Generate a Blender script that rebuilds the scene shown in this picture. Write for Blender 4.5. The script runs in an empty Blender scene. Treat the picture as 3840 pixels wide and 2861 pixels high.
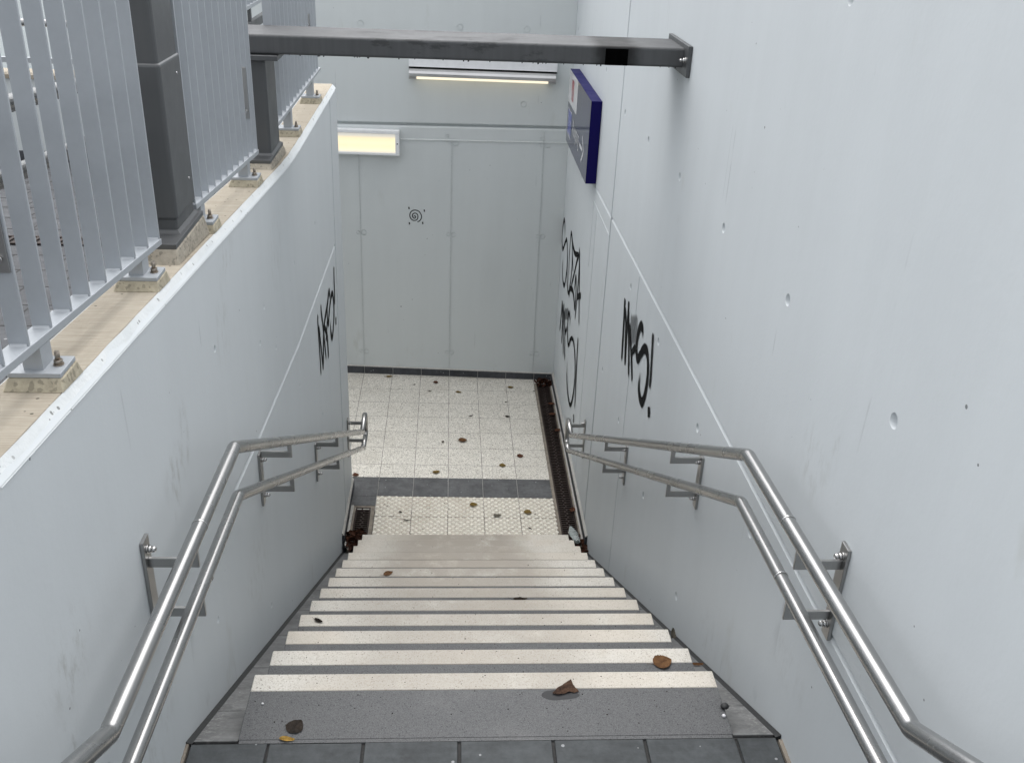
import bpy, bmesh, math, random
from mathutils import Vector, Matrix, noise
random.seed(7)
S = bpy.context.scene
COL = S.collection
R = math.radians

# ------------------------------------------------------------------ helpers
class MB:
    """collects simple shapes and links them as ONE mesh object"""
    def __init__(self): self.bm = bmesh.new()
    def box(self, x0, x1, y0, y1, z0, z1, bev=0.0, seg=1):
        t = bmesh.new()
        vs = [t.verts.new((x, y, z)) for x in (x0, x1) for y in (y0, y1) for z in (z0, z1)]
        for f in ((0,1,3,2),(4,6,7,5),(0,4,5,1),(2,3,7,6),(0,2,6,4),(1,5,7,3)):
            t.faces.new([vs[i] for i in f])
        bmesh.ops.recalc_face_normals(t, faces=t.faces)
        if bev: bmesh.ops.bevel(t, geom=t.edges[:], offset=bev, segments=seg, affect='EDGES', profile=0.5)
        self._merge(t); return self
    def hexa(self, pts, bev=0.0):
        """8 points: bottom ring 4, top ring 4"""
        t = bmesh.new(); vs = [t.verts.new(p) for p in pts]
        for f in ((3,2,1,0),(4,5,6,7),(0,1,5,4),(1,2,6,5),(2,3,7,6),(3,0,4,7)):
            t.faces.new([vs[i] for i in f])
        bmesh.ops.recalc_face_normals(t, faces=t.faces)
        if bev: bmesh.ops.bevel(t, geom=t.edges[:], offset=bev, segments=1, affect='EDGES')
        self._merge(t); return self
    def _merge(self, t):
        me = bpy.data.meshes.new('tmp'); t.to_mesh(me); t.free()
        self.bm.from_mesh(me); bpy.data.meshes.remove(me)
    def tube(self, pts, r, seg=20, cap=True):
        pts = [Vector(p) for p in pts]; n = len(pts); rings = []
        up = None
        for i, p in enumerate(pts):
            if i == 0: d = pts[1]-pts[0]
            elif i == n-1: d = pts[-1]-pts[-2]
            else: d = (pts[i+1]-p).normalized()+(p-pts[i-1]).normalized()
            d.normalize()
            if up is None:
                a = Vector((1,0,0)) if abs(d.x) < .9 else Vector((0,0,1))
                up = d.cross(a).normalized()
            else: up = (up - d*up.dot(d)).normalized()
            s = d.cross(up)
            rr = r[i] if isinstance(r, (list, tuple)) else r
            k = 1.0
            if 0 < i < n-1:
                c = (pts[i+1]-p).normalized().dot(d); k = 1/max(c, .6)
            bend = None
            rings.append([self.bm.verts.new(p + (up*math.cos(2*math.pi*j/seg)+s*math.sin(2*math.pi*j/seg))*rr*(k if k < 1.05 else 1.03)) for j in range(seg)])
        for a, b in zip(rings, rings[1:]):
            for j in range(seg):
                f = self.bm.faces.new((a[j], a[(j+1)%seg], b[(j+1)%seg], b[j])); f.smooth = True
        if cap:
            self.bm.faces.new(rings[0][::-1]); self.bm.faces.new(rings[-1])
        return self
    def cyl(self, p0, p1, r, seg=16, r2=None): 
        n0 = len(self.bm.faces)
        self.tube([p0, p1], [r, r if r2 is None else r2], seg); return self
    def face(self, pts): 
        self.bm.faces.new([self.bm.verts.new(p) for p in pts]); return self
    def dome(self, c, r, h, seg=10):
        c = Vector(c); top = self.bm.verts.new(c+Vector((0,0,h)))
        rs = []
        for rr, hh in ((r, 0), (r*.85, h*.6), (r*.5, h*.93)):
            rs.append([self.bm.verts.new(c+Vector((rr*math.cos(2*math.pi*j/seg), rr*math.sin(2*math.pi*j/seg), hh))) for j in range(seg)])
        for a, b in zip(rs, rs[1:]):
            for j in range(seg):
                self.bm.faces.new((a[j], a[(j+1)%seg], b[(j+1)%seg], b[j])).smooth = True
        for j in range(seg): self.bm.faces.new((rs[-1][j], rs[-1][(j+1)%seg], top)).smooth = True
        return self
    def blob(self, c, r, sx=1, sy=1, sz=1, seed=0, amp=.25, sub=2):
        t = bmesh.new(); bmesh.ops.create_icosphere(t, subdivisions=sub, radius=1)
        for v in t.verts:
            k = 1+amp*noise.noise(v.co*1.6+Vector((seed*3.1, seed, 0)))
            v.co = Vector((v.co.x*sx*r*k+c[0], v.co.y*sy*r*k+c[1], v.co.z*sz*r*k+c[2]))
        for f in t.faces: f.smooth = True
        self._merge(t); return self
    def build(self, name, mat, parent=None, **kw):
        me = bpy.data.meshes.new(name); self.bm.to_mesh(me); self.bm.free()
        o = bpy.data.objects.new(name, me); COL.objects.link(o)
        if mat: me.materials.append(mat)
        if parent: o.parent = parent
        for k, v in kw.items(): o[k] = v
        return o

def thing(name, label, cat, group=None, loc=(0,0,0)):
    o = bpy.data.objects.new(name, None); COL.objects.link(o); o.location = loc
    o.empty_display_size = .1; o['label'] = label; o['category'] = cat
    if group: o['group'] = group
    return o
def adopt(child, parent):
    """parent keeping world placement (parents are pure translations)"""
    child.parent = parent; child.matrix_parent_inverse = Matrix.Translation(parent.location).inverted(); return child
def part(mb, name, mat, parent, label=None):
    o = mb.build(name, mat)
    top = parent
    while top.parent: top = top.parent
    o.parent = parent; 
    base = Vector((0,0,0)); p = parent
    while p: base += p.location; p = p.parent
    o.matrix_parent_inverse = Matrix.Translation(-base) if False else Matrix.Identity(4)
    if base.length: 
        o.data.transform(Matrix.Translation(-base))
    if label: o['label'] = label
    return o
def tag(o, label, cat, group=None, kind=None):
    o['label'] = label; o['category'] = cat
    if group: o['group'] = group
    if kind: o['kind'] = kind
    return o

# ------------------------------------------------------------------ node helpers
class NT:
    def __init__(self, name):
        self.m = bpy.data.materials.new(name); self.m.use_nodes = True
        self.t = self.m.node_tree; self.t.nodes.clear()
        self.out = self.n('ShaderNodeOutputMaterial'); self.b = self.n('ShaderNodeBsdfPrincipled')
        self.l(self.b.outputs[0], self.out.inputs[0])
        self.tc = self.n('ShaderNodeTexCoord')
    def n(self, typ, **kw):
        x = self.t.nodes.new(typ)
        for k, v in kw.items(): setattr(x, k, v)
        return x
    def l(self, a, b): self.t.links.new(a, b)
    def val(self, sock, v):
        if hasattr(v, 'is_output'): self.l(v, sock)
        else: sock.default_value = v
    def math(self, op, a, b=0.0, c=None, clamp=False):
        x = self.n('ShaderNodeMath', operation=op, use_clamp=clamp)
        self.val(x.inputs[0], a); self.val(x.inputs[1], b)
        if c is not None: self.val(x.inputs[2], c)
        return x.outputs[0]
    def mapv(self, scale=(1,1,1), loc=(0,0,0), rot=(0,0,0), src=None):
        x = self.n('ShaderNodeMapping'); self.l(src or self.tc.outputs['Object'], x.inputs[0])
        x.inputs['Scale'].default_value = scale; x.inputs['Location'].default_value = loc; x.inputs['Rotation'].default_value = rot
        return x.outputs[0]
    def noise(self, scale, detail=4, rough=.55, vec=None):
        x = self.n('ShaderNodeTexNoise'); self.l(vec or self.tc.outputs['Object'], x.inputs['Vector'])
        x.inputs['Scale'].default_value = scale; x.inputs['Detail'].default_value = detail; x.inputs['Roughness'].default_value = rough
        return x.outputs['Fac']
    def voro(self, scale, vec=None, feature='F1', rnd=1.0):
        x = self.n('ShaderNodeTexVoronoi', feature=feature); self.l(vec or self.tc.outputs['Object'], x.inputs['Vector'])
        x.inputs['Scale'].default_value = scale; x.inputs['Randomness'].default_value = rnd
        return x
    def ramp(self, fac, stops):
        x = self.n('ShaderNodeValToRGB'); self.l(fac, x.inputs[0]); e = x.color_ramp.elements
        while len(e) < len(stops): e.new(.5)
        for el, (p, c) in zip(e, stops): el.position = p; el.color = (*c, 1) if len(c) == 3 else c
        return x.outputs[0]
    def smooth(self, v, a, b):
        x = self.n('ShaderNodeMapRange', interpolation_type='SMOOTHSTEP'); self.l(v, x.inputs[0])
        x.inputs[1].default_value = a; x.inputs[2].default_value = b; return x.outputs[0]
    def mix(self, fac, a, b, blend='MIX'):
        x = self.n('ShaderNodeMix', data_type='RGBA', blend_type=blend)
        self.val(x.inputs[0], fac)
        for s, v in ((x.inputs[6], a), (x.inputs[7], b)):
            if hasattr(v, 'is_output'): self.l(v, s)
            else: s.default_value = (*v, 1)
        return x.outputs[2]
    def bump(self, h, strength=.3, dist=.01):
        x = self.n('ShaderNodeBump'); x.inputs['Strength'].default_value = strength; x.inputs['Distance'].default_value = dist
        self.l(h, x.inputs['Height']); self.l(x.outputs[0], self.b.inputs['Normal'])
    def set(self, color=None, rough=None, metal=None, spec=None):
        for k, v in (('Base Color', color), ('Roughness', rough), ('Metallic', metal), ('Specular IOR Level', spec)):
            if v is None: continue
            if hasattr(v, 'is_output'): self.l(v, self.b.inputs[k])
            else: self.b.inputs[k].default_value = (*v, 1) if isinstance(v, tuple) else v
        return self.m

def wall_paint(name, plane, spots=(), base=(.563,.596,.613)):
    t = NT(name)
    sx = t.n('ShaderNodeSeparateXYZ'); t.l(t.tc.outputs['Object'], sx.inputs[0])
    cb = t.n('ShaderNodeCombineXYZ'); t.l(sx.outputs[1 if plane == 'yz' else 0], cb.inputs[0]); t.l(sx.outputs[2], cb.inputs[1])
    v2 = cb.outputs[0]
    big = t.noise(.9, 4, .55)
    streak = t.noise(1, 4, .6, t.mapv((5, .5, 1), src=v2))
    fine = t.noise(60, 3, .6)
    f = t.math('ADD', t.math('MULTIPLY', big, .5), t.math('MULTIPLY', streak, .5))
    col = t.ramp(f, [(.32, tuple(c*.962 for c in base)), (.52, base), (.72, tuple(min(1, c*1.03) for c in base))])
    # faint grey-green smudges with their own shape
    sm = t.smooth(t.noise(1, 5, .65, t.mapv((3.0, 1.1, 1), (4.3, 1.7, 0), src=v2)), .62, .78)
    col = t.mix(t.math('MULTIPLY', sm, .34), col, (.36, .36, .31))
    sm2 = t.smooth(t.noise(1, 6, .7, t.mapv((15, 3.2, 1), (1.3, 9.7, 0), src=v2)), .66, .76)
    col = t.mix(t.math('MULTIPLY', sm2, .38), col, (.26, .27, .25))
    for (a, b, ra, rb, k) in spots:
        q = t.mapv((1/ra, 1/rb, 1), (-a/ra, -b/rb, 0), src=v2)
        ln_ = t.n('ShaderNodeVectorMath', operation='LENGTH'); t.l(q, ln_.inputs[0])
        fall = t.math('SUBTRACT', 1.0, t.smooth(ln_.outputs['Value'], .15, 1.0))
        nz = t.smooth(t.noise(1, 6, .7, t.mapv((26, 9, 1), (a, b, 0), src=v2)), .46, .68)
        col = t.mix(t.math('MULTIPLY', t.math('MULTIPLY', fall, nz), k*.65), col, (.28, .28, .255))
    # hairline runs of the formwork, broken up
    ln = t.voro(1.15, t.mapv((1, .02, 1), (.37, 0, 0), src=v2), 'DISTANCE_TO_EDGE')
    lm = t.math('MULTIPLY', t.math('LESS_THAN', ln.outputs['Distance'], .0022), t.smooth(t.noise(2.2, 3, .6, v2), .56, .68))
    col = t.mix(t.math('MULTIPLY', lm, .25), col, (.2, .22, .23))
    # bug holes: only a few cells carry a dot
    hole = None
    for sc, rad, cut in ((8, .052, .80), (17, .07, .87), (4.3, .028, .78)):
        vo = t.voro(sc, v2)
        w = t.n('ShaderNodeSeparateColor'); t.l(vo.outputs['Color'], w.inputs[0])
        m = t.math('MULTIPLY', t.math('LESS_THAN', vo.outputs['Distance'], t.math('MULTIPLY', w.outputs[1], rad)), t.math('GREATER_THAN', w.outputs[0], cut))
        hole = m if hole is None else t.math('MAXIMUM', hole, m)
    col = t.mix(t.math('MULTIPLY', hole, .75), col, (.05, .055, .06))
    t.bump(t.math('ADD', t.math('ADD', t.math('MULTIPLY', fine, .25), t.math('MULTIPLY', t.noise(9, 4), .6)), t.math('MULTIPLY', hole, -2.5)), .22, .006)
    return t.set(col, t.ramp(big, [(.3, (.52,)*3), (.7, (.66,)*3)]), 0, .35)

def speckle(name, base, dark, light, joint=None, scale=230, warm=None, dens=.5, dirt=(.3,.27,.22), bumpk=.12, rough=.7, worn=0):
    t = NT(name)
    vo = t.voro(scale); w = t.n('ShaderNodeSeparateColor'); t.l(vo.outputs['Color'], w.inputs[0])
    col = t.mix(t.math('GREATER_THAN', w.outputs[0], 1-dens*.5), base, dark)
    col = t.mix(t.math('LESS_THAN', w.outputs[0], dens*.3), col, light)
    vo2 = t.voro(scale*.42); w2 = t.n('ShaderNodeSeparateColor'); t.l(vo2.outputs['Color'], w2.inputs[0])
    col = t.mix(t.math('MULTIPLY', t.math('GREATER_THAN', w2.outputs[0], .93), t.math('LESS_THAN', vo2.outputs['Distance'], .35)), col, tuple(c*.55 for c in dark))
    st = t.smooth(t.noise(2.6, 5, .62), .5, .72)
    col = t.mix(t.math('MULTIPLY', st, .3), col, dirt)
    st2 = t.smooth(t.noise(11, 5, .7), .58, .72)
    col = t.mix(t.math('MULTIPLY', st2, .28), col, dirt)
    if warm:
        col = t.mix(t.math('MULTIPLY', t.smooth(t.noise(1.7, 4), .42, .62), .4), col, warm)
    if worn:
        sw = t.n('ShaderNodeSeparateXYZ'); t.l(t.tc.outputs['Object'], sw.inputs[0])
        cen = t.math('SUBTRACT', 1.0, t.smooth(t.math('ABSOLUTE', t.math('SUBTRACT', sw.outputs[0], t.math('ADD', .10, t.math('MULTIPLY', t.math('SUBTRACT', t.noise(1.3, 3), .5), .5)))), .30, .66))
        deep = t.math('ADD', .62, t.math('MULTIPLY', t.smooth(sw.outputs[1], 3.2, 6.0), .36))
        col = t.mix(t.math('MULTIPLY', t.math('MULTIPLY', cen, deep), t.math('MULTIPLY', t.smooth(t.noise(6, 5, .65), .12, .52), worn)), col, tuple(c*f for c, f in zip(base, (.52, .49, .46))))
    spk = t.voro(38); ws = t.n('ShaderNodeSeparateColor'); t.l(spk.outputs['Color'], ws.inputs[0])
    sp = t.math('MULTIPLY', t.math('GREATER_THAN', ws.outputs[0], .955), t.math('LESS_THAN', spk.outputs['Distance'], t.math('MULTIPLY', ws.outputs[1], .16)))
    col = t.mix(t.math('MULTIPLY', sp, .8), col, (.03, .028, .025))
    if joint:
        tx, ty, ts, rot, jw, jc = joint
        v = t.mapv((1, 1, 1), (0, 0, 0)); s = t.n('ShaderNodeSeparateXYZ'); t.l(v, s.inputs[0])
        u = t.math('DIVIDE', t.math('SUBTRACT', t.math('SUBTRACT', s.outputs[0], t.math('MULTIPLY', s.outputs[1], rot)), tx), ts)
        w_ = t.math('DIVIDE', t.math('SUBTRACT', s.outputs[1], ty), ts)
        js = None
        wob = t.math('MULTIPLY', t.math('SUBTRACT', t.noise(14, 2), .5), .008)
        ids = []
        for q in (u, w_):
            q = t.math('ADD', q, wob)
            fr = t.math('FRACT', q); ids.append(t.math('FLOOR', q))
            d = t.math('MINIMUM', fr, t.math('SUBTRACT', 1.0, fr))
            m = t.math('LESS_THAN', d, jw); js = m if js is None else t.math('MAXIMUM', js, m)
        cb = t.n('ShaderNodeCombineXYZ'); t.l(ids[0], cb.inputs[0]); t.l(ids[1], cb.inputs[1])
        wn = t.n('ShaderNodeTexWhiteNoise'); t.l(cb.outputs[0], wn.inputs['Vector'])
        col = t.mix(t.math('MULTIPLY', wn.outputs['Value'], .13), col, tuple(c*.6 for c in base))
        col = t.mix(t.math('MULTIPLY', js, t.smooth(t.noise(7, 3), .1, .6)), col, jc)
    t.bump(t.math('ADD', t.noise(scale*.8, 2), t.math('MULTIPLY', st2, -.5)), bumpk, .004)
    return t.set(col, t.ramp(st, [(0, (rough,)*3), (1, (rough-.15,)*3)]), 0, .35)

def slate(name, base, lime=False):
    t = NT(name)
    a = t.noise(5, 6, .65); b = t.noise(1, 5, .65, t.mapv((4, 30, 6))); c = t.noise(42, 4, .6)
    f = t.math('ADD', t.math('MULTIPLY', a, .5), t.math('ADD', t.math('MULTIPLY', b, .25), t.math('MULTIPLY', c, .25)))
    col = t.ramp(f, [(.33, tuple(v*.6 for v in base)), (.5, base), (.66, tuple(v*1.5 for v in base))])
    vo = t.voro(34); w = t.n('ShaderNodeSeparateColor'); t.l(vo.outputs['Color'], w.inputs[0])
    sp = t.math('MULTIPLY', t.math('GREATER_THAN', w.outputs[0], .74), t.math('LESS_THAN', t.math('ADD', vo.outputs['Distance'], t.math('MULTIPLY', t.noise(160, 2), .12)), t.math('MULTIPLY', w.outputs[1], .26)))
    col = t.mix(t.math('MULTIPLY', sp, .6), col, (.42, .43, .44))
    big = t.smooth(t.noise(9, 5, .65), .42, .66); col = t.mix(t.math('MULTIPLY', big, .3), col, tuple(v*1.9 for v in base))
    scr = t.smooth(t.noise(1, 6, .75, t.mapv((9, 38, 9), (3, 3, 3))), .66, .74)
    col = t.mix(t.math('MULTIPLY', scr, .3), col, (.34, .34, .33))
    if lime:
        lm = t.smooth(t.noise(1, 6, .75, t.mapv((55, 16, 20), (7, 1, 3))), .60, .68)
        sy = t.n('ShaderNodeSeparateXYZ'); t.l(t.tc.outputs['Object'], sy.inputs[0])
        near = t.math('SUBTRACT', 1.0, t.smooth(sy.outputs[1], 2.3, 3.1))
        edge = t.smooth(t.math('ABSOLUTE', t.math('SUBTRACT', sy.outputs[0], .1415)), .815, .925)
        lm = t.math('ADD', t.math('MULTIPLY', t.math('MULTIPLY', lm, .5), t.smooth(t.noise(2.3, 3, .5), .48, .6)), t.math('MULTIPLY', t.math('MULTIPLY', near, edge), t.smooth(t.noise(1, 6, .75, t.mapv((48, 48, 48))), .50, .60)), clamp=True)
        col = t.mix(t.math('MULTIPLY', lm, .34), col, (.42, .42, .40))
    t.bump(t.math('ADD', c, a), .14, .005)
    return t.set(col, t.ramp(a, [(.3, (.6,)*3), (.7, (.8,)*3)]), 0, .22)

def steel(name, base=.5, rough=.3, axis=1):
    t = NT(name)
    sc = [320, 320, 320]; sc[axis] = 5
    br = t.noise(1, 2, .5, t.mapv(tuple(sc))); bl = t.noise(3, 4, .6)
    col = t.ramp(t.math('ADD', t.math('MULTIPLY', br, .4), t.math('MULTIPLY', bl, .6)), [(.3, (base*.95, base*.94, base*.925)), (.7, (base*1.05, base*1.045, base*1.03))])
    return t.set(col, t.ramp(bl, [(.3, (rough*.85,)*3), (.7, (rough*1.2,)*3)]), 1.0)

def paint(name, base, rough=.45, metal=0.0, var=.1, streak=False, soot=None):
    t = NT(name)
    a = t.noise(6, 5, .6); v = t.mapv((40, 40, 1.2)) if streak else None
    b = t.noise(1 if streak else 45, 3, .6, v)
    f = t.math('ADD', t.math('MULTIPLY', a, .5), t.math('MULTIPLY', b, .5))
    col = t.ramp(f, [(.3, tuple(c*(1-var) for c in base)), (.7, tuple(c*(1+var) for c in base))])
    if soot:
        s_ = t.n('ShaderNodeSeparateXYZ'); t.l(t.tc.outputs['Object'], s_.inputs[0])
        k = t.math('SUBTRACT', 1.0, t.smooth(t.math('ADD', t.math('ABSOLUTE', t.math('SUBTRACT', s_.outputs[0], soot[0])), t.math('MULTIPLY', t.math('SUBTRACT', t.noise(18, 3), .5), .05)), soot[1], soot[2]))
        col = t.mix(t.math('MULTIPLY', k, .85), col, (.006, .006, .006))
        dm = t.smooth(t.noise(1, 5, .7, t.mapv((5, 14, 14), (2, 1, 0))), .54, .62)
        wet = t.math('SUBTRACT', 1.0, t.smooth(t.math('ABSOLUTE', s_.outputs[0]), .35, .6))
        col = t.mix(t.math('MULTIPLY', t.math('MULTIPLY', dm, wet), .6), col, (.035, .036, .037))
        t.b.inputs['Specular IOR Level'].default_value = .3
    t.bump(t.noise(220, 2), .05, .002)
    return t.set(col, t.ramp(a, [(.3, (rough*.85,)*3), (.7, (min(1, rough*1.2),)*3)]), metal)

def plain(name, col, rough=.6, metal=0.0, var=.15, scale=40):
    t = NT(name); a = t.noise(scale, 5, .65)
    c = t.ramp(a, [(.3, tuple(v*(1-var) for v in col)), (.7, tuple(min(1, v*(1+var)) for v in col))])
    t.bump(a, .2, .003)
    return t.set(c, rough, metal)

def glow(name, col, strength):
    t = NT(name)
    a = t.noise(1, 2, .5, t.mapv((.6, 1, 14)))
    em = t.ramp(a, [(.3, tuple(c*.86 for c in col)), (.7, col)])
    t.l(em, t.b.inputs['Emission Color']); t.b.inputs['Emission Strength'].default_value = strength
    return t.set((.5, .49, .46), .35)

def lens():
    t = NT('yellow_diffuser'); s = t.n('ShaderNodeSeparateXYZ'); t.l(t.tc.outputs['Object'], s.inputs[0])
    z = t.n('ShaderNodeMapRange'); t.l(s.outputs[2], z.inputs[0]); z.inputs[1].default_value = -.09; z.inputs[2].default_value = .087
    em = t.ramp(z.outputs[0], [(0, (.62, .55, .42)), (.10, (1, .86, .56)), (.32, (1, .80, .42)), (.5, (1, .84, .50)), (.72, (1, .80, .40)), (.86, (.60, .56, .47)), (1, (.45, .43, .40))])
    t.l(em, t.b.inputs['Emission Color']); t.b.inputs['Emission Strength'].default_value = .36
    return t.set((.5, .49, .46), .3)
def mortar(name, base):
    t = NT(name); a = t.noise(35, 6, .7); b = t.voro(120)
    w = t.n('ShaderNodeSeparateColor'); t.l(b.outputs['Color'], w.inputs[0])
    col = t.ramp(a, [(.3, tuple(c*.7 for c in base)), (.7, tuple(c*1.15 for c in base))])
    col = t.mix(t.math('MULTIPLY', t.math('GREATER_THAN', w.outputs[0], .85), .5), col, tuple(c*.35 for c in base))
    t.bump(t.math('ADD', a, w.outputs[0]), .5, .006)
    return t.set(col, .9)

def raw_concrete():
    t = NT('brushed_concrete')
    gr = t.noise(1, 5, .7, t.mapv((7, 230, 5))); gr2 = t.noise(1, 4, .7, t.mapv((9, 95, 3), (1, 2, 3))); bl = t.noise(4.5, 4, .6)
    f = t.math('ADD', t.math('MULTIPLY', gr, .5), t.math('ADD', t.math('MULTIPLY', gr2, .3), t.math('MULTIPLY', bl, .2)))
    col = t.ramp(f, [(.35, (.26, .222, .172)), (.5, (.35, .312, .25)), (.64, (.425, .385, .318))])
    sp = t.voro(55); w = t.n('ShaderNodeSeparateColor'); t.l(sp.outputs['Color'], w.inputs[0])
    col = t.mix(t.math('MULTIPLY', t.math('GREATER_THAN', w.outputs[0], .95), t.math('LESS_THAN', sp.outputs['Distance'], .22)), col, (.08, .07, .05))
    t.bump(t.math('ADD', gr, gr2), .5, .005)
    return t.set(col, .88)

def pitted_paint():
    t = NT('pitted_white_paint')
    v = t.voro(62); w = t.n('ShaderNodeSeparateColor'); t.l(v.outputs['Color'], w.inputs[0])
    pit = t.math('MULTIPLY', t.math('GREATER_THAN', w.outputs[0], .66), t.math('LESS_THAN', t.math('ADD', v.outputs['Distance'], t.math('MULTIPLY', t.noise(220, 2), .16)), t.math('MULTIPLY', w.outputs[1], .48)))
    pit = t.math('MULTIPLY', pit, t.smooth(t.noise(3.5, 4, .6), .36, .56))
    col = t.mix(t.math('MULTIPLY', pit, .75), t.ramp(t.noise(12, 5), [(.3, (.54, .57, .58)), (.7, (.62, .645, .65))]), (.09, .09, .08))
    t.bump(t.math('ADD', t.noise(70, 4), t.math('MULTIPLY', pit, -1)), .45, .006)
    return t.set(col, .7)

def spray(name):
    """black spray paint, soft at the edge of the stroke (UV v runs across, u along)"""
    t = NT(name)
    uv = t.n('ShaderNodeSeparateXYZ'); t.l(t.tc.outputs['UV'], uv.inputs[0])
    d = t.math('ABSOLUTE', t.math('SUBTRACT', uv.outputs[1], .5))
    a = t.math('SUBTRACT', 1.0, t.smooth(d, .34, .5))
    endf = t.smooth(t.math('MINIMUM', uv.outputs[0], t.math('SUBTRACT', 1.0, uv.outputs[0])), 0.0, .07)
    a = t.math('MULTIPLY', a, endf)
    at = t.n('ShaderNodeAttribute', attribute_name='ink')
    a = t.math('MULTIPLY', a, at.outputs['Fac'])
    nz = t.noise(500, 2); a2 = t.math('MULTIPLY', a, t.math('ADD', .78, t.math('MULTIPLY', nz, .44)), clamp=True)
    t.l(a2, t.b.inputs['Alpha'])
    return t.set((.008, .0085, .009), .85, 0, .1)

def leafmat(name, c1, c2, veins=True):
    t = NT(name)
    a = t.noise(38, 5, .65); ve = t.noise(1, 2, .5, t.mapv((60, 420, 60)))
    f = t.math('ADD', t.math('MULTIPLY', a, .75), t.math('MULTIPLY', ve, .25))
    col = t.ramp(f, [(.34, c1), (.62, c2)])
    h = a
    if veins:
        s_ = t.n('ShaderNodeSeparateXYZ'); t.l(t.tc.outputs['Object'], s_.inputs[0])
        ay = t.math('ABSOLUTE', s_.outputs[1])
        mid = t.math('LESS_THAN', ay, .0009)
        fr = t.math('FRACT', t.math('DIVIDE', t.math('SUBTRACT', s_.outputs[0], t.math('MULTIPLY', ay, .75)), .0072))
        vn = t.math('MAXIMUM', mid, t.math('MULTIPLY', t.math('LESS_THAN', fr, .15), .7))
        col = t.mix(t.math('MULTIPLY', vn, .55), col, tuple(v*.45 for v in c1))
        h = t.math('SUBTRACT', a, t.math('MULTIPLY', vn, .6))
    t.bump(h, .5, .003)
    return t.set(col, .75, 0, .15)

M = {}
M['wall_yz'] = wall_paint('painted_concrete_side', 'yz', ((2.42,.93,.16,.16,.5),(2.3,1.05,.07,.12,.4),(4.7,.72,.10,.12,.3),(3.05,-.35,.2,.2,.3),(2.3,.25,.25,.12,.35)))
M['wall_low'] = wall_paint('painted_concrete_low', 'yz', ((2.50,.85,.16,.12,.75),(2.62,.90,.06,.16,.7),(1.64,.90,.16,.16,.7),(1.56,.73,.07,.12,.6),(2.46,.755,.07,.08,.7),(3.36,1.20,.18,.10,.6),(3.2,1.0,.16,.22,.4),(2.0,.25,.3,.2,.4),(3.4,-.2,.35,.25,.35),(4.3,.9,.3,.25,.3)))
M['wall_xz'] = wall_paint('painted_concrete_end', 'xz', (), (.592,.625,.626))
M['seam'] = plain('formwork_seam', (.53, .56, .56), .7, 0, .08, 50)
M['chamfer'] = pitted_paint()
M['raw'] = raw_concrete()
M['mortar'] = mortar('mortar_pad', (.40, .36, .27))
M['mortar_grey'] = mortar('mortar_grey', (.33, .30, .245))
TX, TY, TS, ROT = -1.1896, 9.1023, .2972, .0038
M['tile'] = speckle('pale_terrazzo', (.635, .61, .55), (.34, .325, .29), (.69, .67, .615), (TX+.0285, TY, TS, -ROT, .0085, (.16, .15, .14)), 185, dens=.62)
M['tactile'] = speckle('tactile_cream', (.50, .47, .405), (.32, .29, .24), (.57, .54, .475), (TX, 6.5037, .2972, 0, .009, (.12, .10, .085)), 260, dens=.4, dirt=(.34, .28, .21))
M['stud'] = speckle('lit_worn_studs', (.70, .675, .61), (.56, .52, .45), (.76, .74, .68), None, 260, dens=.3)  # paler than the tile: wear, plus light on raised tops painted in
M['granite'] = speckle('grey_granite', (.100, .102, .105), (.072, .074, .077), (.122, .125, .128), None, 420, dens=.5, dirt=(.14, .14, .14), bumpk=.2)
M['nosing'] = speckle('cream_nosing', (.535, .515, .47), (.40, .375, .33), (.58, .565, .53), None, 330, worn=.95, warm=(.475, .42, .345), dens=.35, dirt=(.36, .31, .24), bumpk=.2)
M['slab'] = slate('dark_slab', (.054, .059, .062))
M['band'] = slate('dark_tile', (.085, .087, .090))
M['gutter'] = slate('grey_side_tile', (.135, .137, .137), True)
M['joint'] = plain('black_joint', (.018, .018, .018), .8, 0, .5, 60)
M['sealant'] = plain('dark_sealant', (.022, .023, .024), .6, 0, .3, 70)
M['filler'] = plain('joint_filler', (.10, .105, .11), .8, 0, .2, 30)
M['grout'] = plain('pale_sealant', (.40, .39, .365), .7, 0, .2, 60)
M['skirt'] = slate('skirting_tile', (.055, .058, .064))
M['steel'] = steel('brushed_steel', .40, .26, 1)
M['steel_v'] = steel('brushed_steel_plate', .40, .33, 2)
M['bolt'] = steel('bolt_steel', .55, .22, 0)
M['rustbolt'] = plain('weathered_bolt', (.30, .265, .225), .38, .9, .3, 160)
M['fence'] = paint('fence_grey_paint', (.36, .385, .41), .40, .15, .04)
M['post'] = paint('dark_grey_paint', (.085, .089, .092), .40, .3, .08, True)
M['beam'] = paint('beam_grey_paint', (.085, .088, .091), .6, .1, .16, True, (.759, .055, .14))
M['black'] = plain('matt_black', (.002, .002, .002), .9, 0, .3, 30); M['black'].node_tree.nodes['Principled BSDF'].inputs['Specular IOR Level'].default_value = 0
M['housing'] = steel('lamp_housing', .62, .33, 0)
M['strip_light'] = glow('warm_diffuser', (1.0, .86, .60), .45)
M['box_light'] = lens()
M['lampframe'] = plain('lamp_frame', (.80, .81, .82), .35, 0, .05, 20)
M['blue'] = paint('sign_blue', (.005, .003, .075), .45, 0, .06); M['blue'].node_tree.nodes['Principled BSDF'].inputs['Specular IOR Level'].default_value = .12
M['blueface'] = paint('sign_face', (.006, .006, .05), .10, 0, .06)
M['signwhite'] = plain('sign_white', (.62, .62, .64), .12, 0, .03)
M['signred'] = plain('sign_red', (.42, .04, .065), .12, 0, .05)
M['signmid'] = plain('sign_mid_blue', (.03, .05, .36), .2, 0, .05)
M['grate'] = plain('rusty_cast_iron', (.026, .016, .013), .65, .35, .5, 55)
M['drainframe'] = plain('drain_frame', (.19, .165, .135), .75, 0, .35, 16)
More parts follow.
